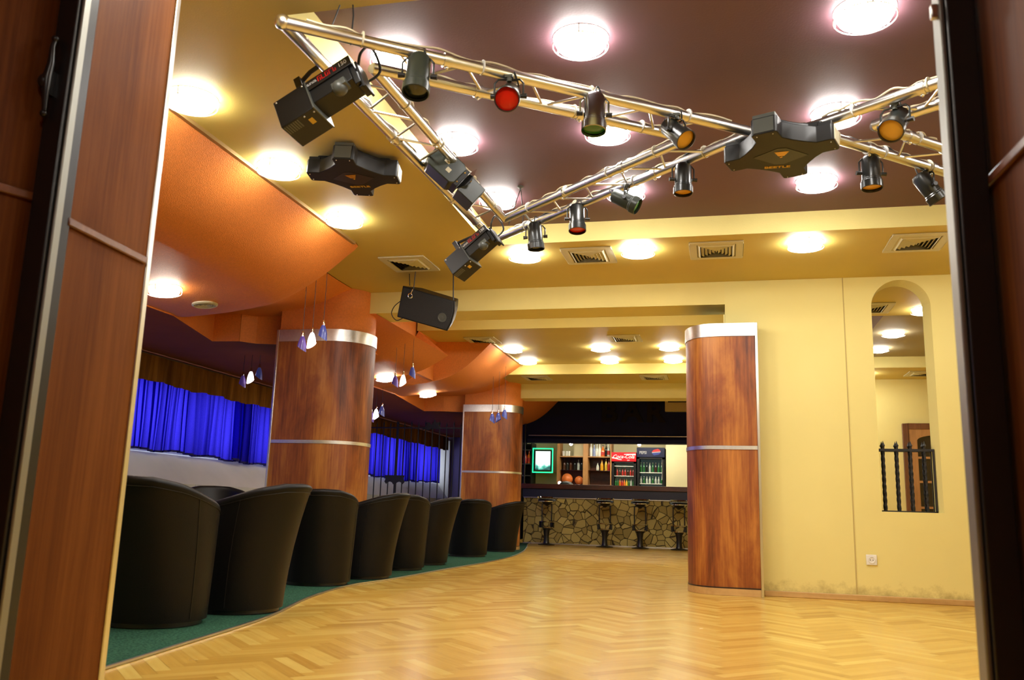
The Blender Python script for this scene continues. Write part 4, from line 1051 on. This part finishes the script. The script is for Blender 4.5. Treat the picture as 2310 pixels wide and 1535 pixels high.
top = Ms @ Vector((-.155,.14,0)); link('hanging_wire', MB().tube([top,(top.x+.01,top.y,ZS)],.004,6), M_cable, sp, world=True)
tr = Ms @ Vector((.22,.135,-.02)); link('hanging_wire', MB().tube([tr,(tr.x-.02,tr.y+.03,ZS)],.006,6), M_cable, sp, world=True)
tl = Ms @ Vector((-.24,.14,-.1)); link('hanging_wire', MB().tube([tl,(tl.x-.01,tl.y,ZS)],.004,6), M_cable, sp, world=True)
l = [Ms @ Vector(p) for p in ((-.26,.0,-.02),(-.30,-.06,0),(-.31,-.13,0),(-.25,-.17,.01),(-.20,-.14,.0))]
link('cable_loop', MB().tube(catmull([tuple(p) for p in l],6),.004,6), M_cable, sp, world=True)
# ------------------------------------------------------------------ wrought iron screen
YF = 13.3
fs_ = thing('iron_screen', 'black wrought iron screen with spear tops before the far blue curtain', 'iron screen', (-5.0,YF,.009))
link('rail', MB().box(-6.04,YF-.008,1.872,-3.97,YF+.008,1.892), M_iron, fs_, world=True)
link('rail', MB().box(-6.04,YF-.008,.12,-3.97,YF+.008,.14), M_iron, fs_, world=True)
link('post', MB().box(-5.15,YF-.016,.009,-5.115,YF+.016,1.98), M_iron, fs_, world=True)
x = -5.98; k = 0
while x < -3.98:
    mb = MB(); spear(mb, x, YF, .010, 1.985+.02*(k%2), .0075, twist=False, tip=.07); link('spear_bar', mb, M_iron, fs_, world=True)
    x += .1205; k += 1
pl = [(-.17,.065),(.17,.065),(.15,.02),(.17,-.04),(.14,-.075),(.12,-.05),(.08,-.035),(.04,-.05),(.02,-.08),(-.02,-.08),(-.04,-.05),(-.08,-.035),(-.12,-.05),(-.14,-.075),(-.17,-.04),(-.15,.02)]
link('lock_plate', MB().prism(pl,-.01,.01,Matrix.Translation((-5.135,YF-.02,1.045)) @ Matrix.Rotation(PI/2,4,'X')), M_iron, fs_, world=True)
orn = [(-.16,-.06),(-.10,-.02),(-.07,.03),(-.10,.06),(-.04,.06),(0,.02),(.03,.05),(.05,.12),(.07,.06),(.14,.07),(.12,.01),(.17,-.03),(.09,-.05),(.02,-.03),(-.05,-.07),(-.10,-.05)]
link('crest', MB().prism(orn,-.012,.012,Matrix.Translation((-4.55,YF-.015,1.91)) @ Matrix.Rotation(PI/2,4,'X')), M_iron, fs_, world=True, bevel=.004)

# ------------------------------------------------------------------ bar: counter, canopy, sign
bc = thing('bar_counter', 'long bar counter with dark wooden top over navy board and crazy paving stone', 'bar counter', (-1.95,16.5,0))
link('counter_top', MB().box(-3.72,16.22,1.022,.04,16.85,1.112), M_bartop, bc, world=True, bevel=.006)
link('front_board', MB().box(-3.68,16.27,.862,.03,16.36,1.020), M_navy2, bc, world=True)
link('stone_front', MB().box(-3.66,16.30,.0,.03,16.45,.862), M_stone, bc, world=True)
link('edge_strip', MB().box(-3.66,16.262,.850,.03,16.272,.864), M_stonecap, bc, world=True)
link('foot_strip', MB().box(-3.66,16.285,.002,.03,16.298,.022), M_stonecap, bc, world=True)
link('back_board', MB().box(-3.66,16.45,.0,.03,16.60,1.0), M_navy, bc, world=True)
cn = thing('bar_canopy', 'navy board over the bar carrying dark BAR letters and a thin steel rail', 'canopy', (-2,16.35,1.9))
link('board', MB().box(-4.18,16.29,1.892,.04,16.42,2.72), M_navy, cn, world=True)
link('ledge', MB().box(-3.60,16.22,1.892,.04,16.30,1.975), M_navy, cn, world=True, bevel=.008)
link('rail', MB().cyl((-3.58,16.21,2.026),(.04,16.21,2.026),.010), M_alu, cn, world=True)
link('beige_block', MB().box(-.985,16.14,2.492,.03,16.29,2.72), M_yellow, cn, world=True)
link('vent_slot', MB().box(-.93,16.132,2.655,-.45,16.141,2.705), M_black, cn, world=True)
for ch_,cx_ in (('B',-2.045),('A',-1.605),('R',-1.18)):
    tm = text_mesh(ch_, .50, Matrix.Translation((cx_,16.272,2.462)) @ Matrix.Rotation(PI/2,4,'X'), .018, bold=.016, sx=1.12)
    link('letter', tm, M_letter if True else None, cn, world=True, smooth=False)
bp_ = thing('bar_pole', 'thin black pole standing on the left end of the bar counter', 'pole', (-3.66,16.26,1.112))
link('tube', MB().cyl((-3.655,16.25,1.112),(-3.655,16.25,2.72),.016), M_blackm, bp_, world=True)
link('flange', MB().cyl((-3.655,16.25,2.70),(-3.655,16.25,2.718),.034), M_blackm, bp_, world=True); link('flange', MB().cyl((-3.655,16.25,1.112),(-3.655,16.25,1.124),.028), M_blackm, bp_, world=True)

# ------------------------------------------------------------------ bar stools
def stool(lab):
    t = thing('bar_stool', lab, 'bar stool', (0,0,0), group='bar stools along the stone front')
    link('seat', MB().lathe([(0,.775),(.12,.775),(.155,.785),(.165,.805),(.155,.822),(.1,.83),(0,.83)],32), M_leather, t)
    link('seat_ring', MB().lathe([(.158,.772),(.172,.778),(.172,.792),(.160,.790)],32), M_chrome, t)
    link('low_back', MB().tube([(.17*math.cos(a),.17*math.sin(a),.86) for a in [PI*.12+PI*.76*k/14 for k in range(15)]],.012,8).cyl((.13,.11,.80),(.13,.11,.86),.007).cyl((-.13,.11,.80),(-.13,.11,.86),.007), M_chrome, t)
    link('bracket', MB().lathe([(.02,.70),(.10,.765),(.10,.775)],24), M_blackm, t)
    link('hoop', MB().tube(catmull([(-.055,0,.27),(-.095,0,.36),(-.10,0,.5),(-.10,0,.70),(-.085,0,.735),(.085,0,.735),(.10,0,.70),(.10,0,.5),(.095,0,.36),(.055,0,.27)],4),.012,8), M_blackm, t)
    for z,r in ((.415,.125),(.315,.10)):
        link('foot_ring', MB().tube([(r*math.cos(a),-.02+r*math.sin(a),z) for a in [-PI*1.0+PI*k/16 for k in range(17)]],.011,8), M_chrome, t)
    for s_ in (-1,1): link('foot_rest', MB().box(s_*.115-.02,-.05,.31,s_*.115+.02,.05,.425), M_black, t, bevel=.006)
    link('pedestal', MB().lathe([(.075,.30),(.06,.26),(.045,.16),(.05,.06),(.06,.03)],24), M_blackm, t)
    link('base', MB().lathe([(0,.001),(.15,.001),(.155,.01),(.06,.03),(0,.03)],28), M_blackm, t)
    return t
s0 = None
for x,lab,a in ((-3.125,'leftmost of the bar stools, turned sideways before the stone front',.7),(-2.055,'bar stool second from the left before the stone front',.15),(-1.42,'bar stool third from the left before the stone front',0),(-.735,'rightmost bar stool, half hidden by the wood pillar',-.1)):
    Mx = Matrix.Translation((x,15.88,0)) @ Matrix.Rotation(a,4,'Z')
    if s0 is None: s0 = stool(lab); s0.matrix_world = Mx; WM[s0.name] = Mx
    else: copy_thing(s0, Mx, lab)

# ------------------------------------------------------------------ behind the bar
lb = thing('light_box', 'lit advertising frame with a green glowing tube on the wall behind the bar', 'light box', (-3.72,18.35,1.67))
link('neon_tube', MB().tube([(-.215,-.03,-.255),(.215,-.03,-.255),(.215,-.03,.255),(-.215,-.03,.255)],.016,8,True), M_green_neon, lb)
link('frame', MB().box(-.19,-.02,-.225,-.165,.03,.225).box(.165,-.02,-.225,.19,.03,.225).box(-.165,-.02,-.225,.165,.03,-.20).box(-.165,-.02,.20,.165,.03,.225), M_black, lb)
def poster():
    m, nt, b = nmat('lit_poster'); tc = N(nt,'ShaderNodeTexCoord'); n = N(nt,'ShaderNodeTexNoise'); n.inputs['Scale'].default_value = 9; n.inputs['Detail'].default_value = 6
    nt.links.new(tc.outputs['Object'], n.inputs['Vector']); sp_ = N(nt,'ShaderNodeSeparateXYZ'); nt.links.new(tc.outputs['Object'], sp_.inputs[0])
    mr = N(nt,'ShaderNodeMapRange'); mr.inputs['From Min'].default_value = -.20; mr.inputs['From Max'].default_value = .0; mr.inputs['To Min'].default_value = -.22; mr.inputs['To Max'].default_value = .35; nt.links.new(sp_.outputs['Z'], mr.inputs[0])
    ad = N(nt,'ShaderNodeMath', operation='ADD'); nt.links.new(n.outputs['Fac'], ad.inputs[0]); nt.links.new(mr.outputs[0], ad.inputs[1])
    r = N(nt,'ShaderNodeValToRGB'); e_ = r.color_ramp.elements; e_[0].position = .32; e_[0].color = (.0,.10,.09,1); e_[1].position = .62; e_[1].color = (.85,1,.93,1); k_ = e_.new(.47); k_.color = (.10,.65,.50,1)
    nt.links.new(ad.outputs[0], r.inputs['Fac']); nt.links.new(r.outputs['Color'], b.inputs['Emission Color']); b.inputs['Emission Strength'].default_value = 1.15; b.inputs['Base Color'].default_value = (.1,.1,.1,1)
    return m
link('poster', MB().box(-.165,.0,-.20,.165,.02,.20), poster(), lb)
link('wall_plate', MB().box(-.20,.03,-.24,.20,.55,.24), M_cream, lb)

# shelf unit with two bays
YS = 18.3
su = thing('shelf_unit', 'tall wooden bottle shelf with two bays behind the bar', 'shelf', (-2.81,YS+.2,0))
for x0,x1 in ((-3.40,-3.345),(-2.84,-2.735),(-2.262,-2.235)): link('upright', MB().box(x0,YS-.02,0,x1,YS+.36,2.28), M_oak, su, world=True)
for x0,x1 in ((-3.345,-2.84),(-2.735,-2.262)):
    link('back_panel', MB().box(x0,YS+.34,.9,x1,YS+.36,1.765), M_bartop, su, world=True)
    for z in (1.75,): link('shelf', MB().box(x0,YS-.01,z,x1,YS+.34,z+.022), M_oak, su, world=True)
    link('glass_shelf', MB().box(x0,YS+.03,1.470,x1,YS+.34,1.478), M_chrome, su, world=True)
    link('cupboard', MB().box(x0,YS+.0,.0,x1,YS+.34,1.16), M_bartop, su, world=True)

def bottle(lab, grp, x, y, z, h, r, mat, capm=None, labm=None, kind_='bottle'):
    t = thing('bottle', lab, kind_, (x,y,z), group=grp)
    gl_ = link('glass', MB().lathe([(r*.92,0),(r,.01),(r,h*.52),(r*.86,h*.60),(r*.40,h*.74),(r*.34,h*.93)],12), mat, t)
    link('cap', MB().lathe([(r*.40,h*.925),(r*.40,h),(0,h)],10), capm or M_black, t)
    if labm: link('label_band', MB().lathe([(r*1.02,h*.14),(r*1.02,h*.42)],12,cap=False), labm, gl_)
    return t
top_b = [(-2.69,.30,.034,B_white,M_black,None,'white bottle leftmost on the top shelf'),(-2.62,.27,.036,B_blue,M_black,None,'pale blue bottle second on the top shelf'),(-2.565,.29,.034,B_clear,M_black,M_label,'clear bottle with dark cap third on the top shelf'),
 (-2.505,.27,.036,B_white,M_txtw,None,'opaque white bottle in the middle of the top shelf'),(-2.435,.24,.044,B_orange,M_black,M_redlabel,'stout reddish bottle right of the white bottle on the top shelf'),(-2.365,.28,.033,B_black,M_black,None,'dark bottle behind the reddish bottle on the top shelf'),(-2.315,.30,.035,B_clear,M_black,M_redlabel,'clear bottle with red label at the right of the top shelf')]
for x,h,r,m,c_,l_,lab in top_b: bottle(lab+' behind the bar','bottles on the top shelf of the bar',x,YS+.12,1.772,h,r,m,c_,l_)
mid_b = [(-2.545,.17,.030,B_clear,M_black,'small clear bottle leftmost on the middle glass shelf'),(-2.455,.24,.034,B_amber,M_redlabel,'amber juice bottle with red cap on the middle glass shelf'),(-2.365,.25,.032,B_yellow,M_txtw,'yellow juice bottle with pale cap on the middle glass shelf'),(-2.305,.24,.030,B_red,M_txtw,'pinkish red bottle at the right of the middle glass shelf')]
for x,h,r,m,c_,lab in mid_b: bottle(lab+' behind the bar','bottles on the middle glass shelf',x,YS+.12,1.478,h,r,m,c_,M_label if m is B_clear else None)
for i,(x,m) in enumerate(((-3.28,B_brown),(-3.21,B_black),(-3.14,B_brown),(-3.05,B_black),(-2.97,B_clear),(-2.90,B_black))):
    bottle('dark bottle number %s from the left in the left bay of the bar shelf' % ('one','two','three','four','five','six')[i],'dark bottles in the left bay',x,YS+.2,1.478,.25,.03,m)
for i,x in enumerate((-3.285,-3.215,-3.165)):
    t = thing('glass', 'clear drinking glass on the top shelf of the left bay, %s' % ('left','middle','right')[i], 'glass', (x,YS+.1,1.772), group='glasses on the left top shelf')
    link('bowl', MB().lathe([(.022,0),(.030,.11),(.027,.11),(.019,.006),(0,.006)],14), B_white, t)
t = thing('menu_board', 'pale yellow board on the top shelf of the left bay', 'board', (-2.98,YS+.25,1.772)); link('panel', MB().box(-.10,0,0,.12,.02,.26), M_cream, t)
t = thing('ball_ornament', 'larger orange ball behind the bar, left of the two', 'ornament', (-3.20,YS+.14,1.16), group='orange balls behind the bar'); link('ball', MB().ball((0,0,.13),.118,n=28,m=16), M_oball, t); link('ridge', MB().lathe([(.02,.245),(.028,.252),(0,.258)],12), M_redlabel, t)
t = thing('ball_ornament', 'smaller orange ball behind the bar, beside the shelf upright', 'ornament', (-2.945,YS+.14,1.16), group='orange balls behind the bar'); link('ball', MB().ball((0,0,.105),.09,n=28,m=16), M_oball, t); link('ridge', MB().lathe([(.015,.19),(.02,.196),(0,.20)],12), M_redlabel, t)
t = thing('dome_cover', 'dark dome shaped object on the bar before the orange balls', 'cover', (-2.90,16.62,1.112)); link('dome', MB().lathe([(.0,.075),(.06,.068),(.11,.045),(.145,.0)],32), M_black, t)
t = thing('globe_lamp', 'small white glowing globe on the bar left of the dark dome', 'lamp', (-3.04,16.66,1.112)); link('globe', MB().ball((0,0,.036),.036), M_shadelit, t); link('foot', MB().lathe([(.02,0),(.016,.008),(0,.008)],14), M_blackm, t)

# fridges
def fridge(name, lab, x0, x1, z1, zh, inside, rows_, head):
    y0, y1 = YS, YS+.52
    t = thing(name, lab, 'fridge', ((x0+x1)/2,(y0+y1)/2,0))
    link('cabinet', MB().box(x0,y0+.03,0,x0+.035,y1,z1).box(x1-.035,y0+.03,0,x1,y1,z1).box(x0,y0+.03,0,x1,y1,.2).box(x0,y1-.03,0,x1,y1,z1).box(x0,y0+.03,zh-.02,x1,y1,z1), M_black, t, world=True)
    link('inside', MB().box(x0+.036,y1-.05,.2,x1-.036,y1-.032,zh-.02), inside, t, world=True)
    link('door_frame', MB().box(x0,y0,.2,x0+.05,y0+.03,zh).box(x1-.05,y0,.2,x1,y0+.03,zh).box(x0,y0,zh-.035,x1,y0+.03,zh).box(x0,y0,.2,x1,y0+.03,.26), head[1], t, world=True)
    for z in rows_: link('wire_shelf', MB().box(x0+.05,y0+.06,z-.020,x1-.05,y1-.06,z-.004), M_shelfw, t, world=True)
    link('header', MB().box(x0-.003,y0-.02,zh+.005,x1+.003,y0+.03,z1), head[0], t, world=True, bevel=.004)
    return t
f1 = fridge('drinks_fridge', 'glass door drinks fridge with a red header panel behind the bar', -2.232, -1.722, 1.865, 1.67, M_fridgein, (1.16,1.385,1.59), (M_cokered, M_black))
f2 = fridge('drinks_fridge', 'taller black drinks fridge with a dark blue header panel behind the bar', -1.700, -1.130, 1.972, 1.765, M_pepsiin, (1.235,1.465), (M_headblue, M_black))
fx = Matrix.Rotation(PI/2,4,'X')
tm = text_mesh('Coca-Cola', .105, Matrix.Translation((-1.985,YS-.0215,1.772)) @ fx, .001, shear=.35, bold=.001); link('printed_text', tm, M_headwhite, f1, world=True, smooth=False)
tm = text_mesh('light', .032, Matrix.Translation((-1.88,YS-.0215,1.700)) @ fx, .001, shear=.2); link('printed_text', tm, M_headwhite, f1, world=True, smooth=False)
def wave(x0,x1,za,zb,t0,t1,mat,par_):
    n = 20; up = [(x0+(x1-x0)*i/n, za+(zb-za)*sm(0,1,i/n)+ (t0+(t1-t0)*i/n)) for i in range(n+1)]; dn = [(x0+(x1-x0)*i/n, za+(zb-za)*sm(0,1,i/n)) for i in range(n+1)]
    pts = up + dn[::-1]; mb = MB(); b = []
    for (a,b_),(c_,d_) in zip(zip(up[:-1],up[1:]),zip(dn[:-1],dn[1:])): mb.add([(p[0],YS-.0222,p[1]) for p in (a,b_,d_,c_)],[(0,1,2,3)])
    link('printed_swash', mb, mat, par_, world=True, smooth=False)
wave(-2.225,-2.02,1.735,1.705,.028,.010,M_headwhite,f1); wave(-1.97,-1.728,1.815,1.805,.012,.034,M_headwhite,f1)
tm = text_mesh('PEPSI', .085, Matrix.Translation((-1.575,YS-.0215,1.862)) @ fx @ Matrix.Rotation(.0,4,'Z'), .001, bold=.002, sx=.8); link('printed_text', tm, M_hwhite2, f2, world=True, smooth=False)
for (za,zb,m) in ((.008,.062,M_hred),(-.010,.008,M_hwhite2),(-.058,-.010,M_hblue)):
    cx_, cz_, r = -1.30, 1.872, .066; n = 14; mb = MB()
    for i in range(n):
        q = []
        for z in (za+(zb-za)*i/n, za+(zb-za)*(i+1)/n):
            hw = math.sqrt(max(0,r*r-z*z))*1.35; q += [(cx_-hw,YS-.0222,cz_+z-.004),(cx_+hw,YS-.0222,cz_+z+.012)]
        mb.add([q[0],q[1],q[3],q[2]],[(0,1,2,3)])
    link('printed_emblem', mb, m, f2, world=True, smooth=False)
link('handle', MB().box(-1.185,YS-.012,1.30,-1.178,YS+.0,1.74), M_alu, f2, world=True)
nm = ('first','second','third','fourth','fifth','sixth','seventh','eighth','ninth')
def row(n, x0, x1, z, h, mats, where, grp, y=YS+.14):
    for i in range(n):
        x = x0+(x1-x0)*i/(n-1); bottle('%s bottle from the left %s' % (nm[i], where), grp, x, y, z, h, .022, mats[i%len(mats)], M_redlabel if mats[i%len(mats)] in (B_red,) else M_label)
row(9,-2.165,-1.79,1.16,.16,[B_green,B_green,B_orange,B_red,B_orange,B_yellow,B_green,B_clear,B_green],'on the lower shelf of the fridge with the red header','bottles low in the red headed fridge')
row(7,-2.13,-1.79,1.385,.15,[B_red,B_brown,B_red,B_red,B_brown,B_red,B_red],'on the middle shelf of the fridge with the red header','bottles midway in the red headed fridge')
row(8,-1.63,-1.20,1.465,.20,[B_green,B_green,B_black,B_clear,B_green,B_brown,B_green,B_green],'on the upper shelf of the taller black fridge','bottles high in the black fridge')
row(8,-1.63,-1.20,1.235,.14,[B_clear,B_green,B_clear,B_clear,B_green,B_clear,B_clear,B_green],'on the lower shelf of the taller black fridge','bottles low in the black fridge')
# dark cabinet with red bottles at the left end
dc = thing('display_cabinet', 'dark display cabinet at the left end of the bar, half hidden by the far pillar', 'cabinet', (-4.06,18.45,0))
link('carcass', MB().box(-4.19,18.7,0,-3.96,18.75,2.05).box(-4.19,18.3,0,-4.17,18.7,2.05).box(-3.98,18.3,0,-3.96,18.7,2.05), M_black, dc, world=True)
for z in (1.35,1.60,1.9): link('shelf', MB().box(-4.17,18.3,z-.02,-3.98,18.7,z), M_grey, dc, world=True)
for x,m,l in ((-4.12,B_red,'left'),(-4.03,B_orange,'right')):
    bottle('red drink bottle in the dark cabinet at the left end of the bar, %s' % l,'red bottles in the dark cabinet',x,18.36,1.60,.28,.045,m,M_redlabel,M_redlabel)
# lamps inside the bar: hanging bulbs and added fill tubes
for x,l in ((-2.92,'left, before the bottle shelf'),(-1.556,'right, above the two fridges')):
    t = thing('bar_lamp', 'small bright round lamp under the bar canopy, ' + l, 'lamp', (x,17.2,2.30), group='small lamps inside the bar')
    link('stem', MB().cyl((0,0,-.31),(0,0,0),.006), M_chrome, t); link('bulb', MB().ball((0,0,-.352),.034), M_bulb, t)
t = thing('fill_tube', 'unseen tube light added behind the canopy to brighten the bar inside', 'lamp', (-2.1,17.4,2.30)); link('tube', MB().box(-1.2,-.04,-.05,1.2,.04,-.012), M_fill_tube, t); link('fixture', MB().box(-1.25,-.06,-.012,1.25,.06,0), M_white, t)  # unseen fill tube added to light the back of the bar
t = thing('fill_tube', 'unseen tube light added to brighten the cream pier at the right end', 'lamp', (-.75,17.1,2.30)); link('tube', MB().box(-.3,-.04,-.05,.3,.04,-.012), M_fill_tube, t); link('fixture', MB().box(-.33,-.06,-.012,.33,.06,0), M_white, t)  # second unseen tube, added to brighten the pier
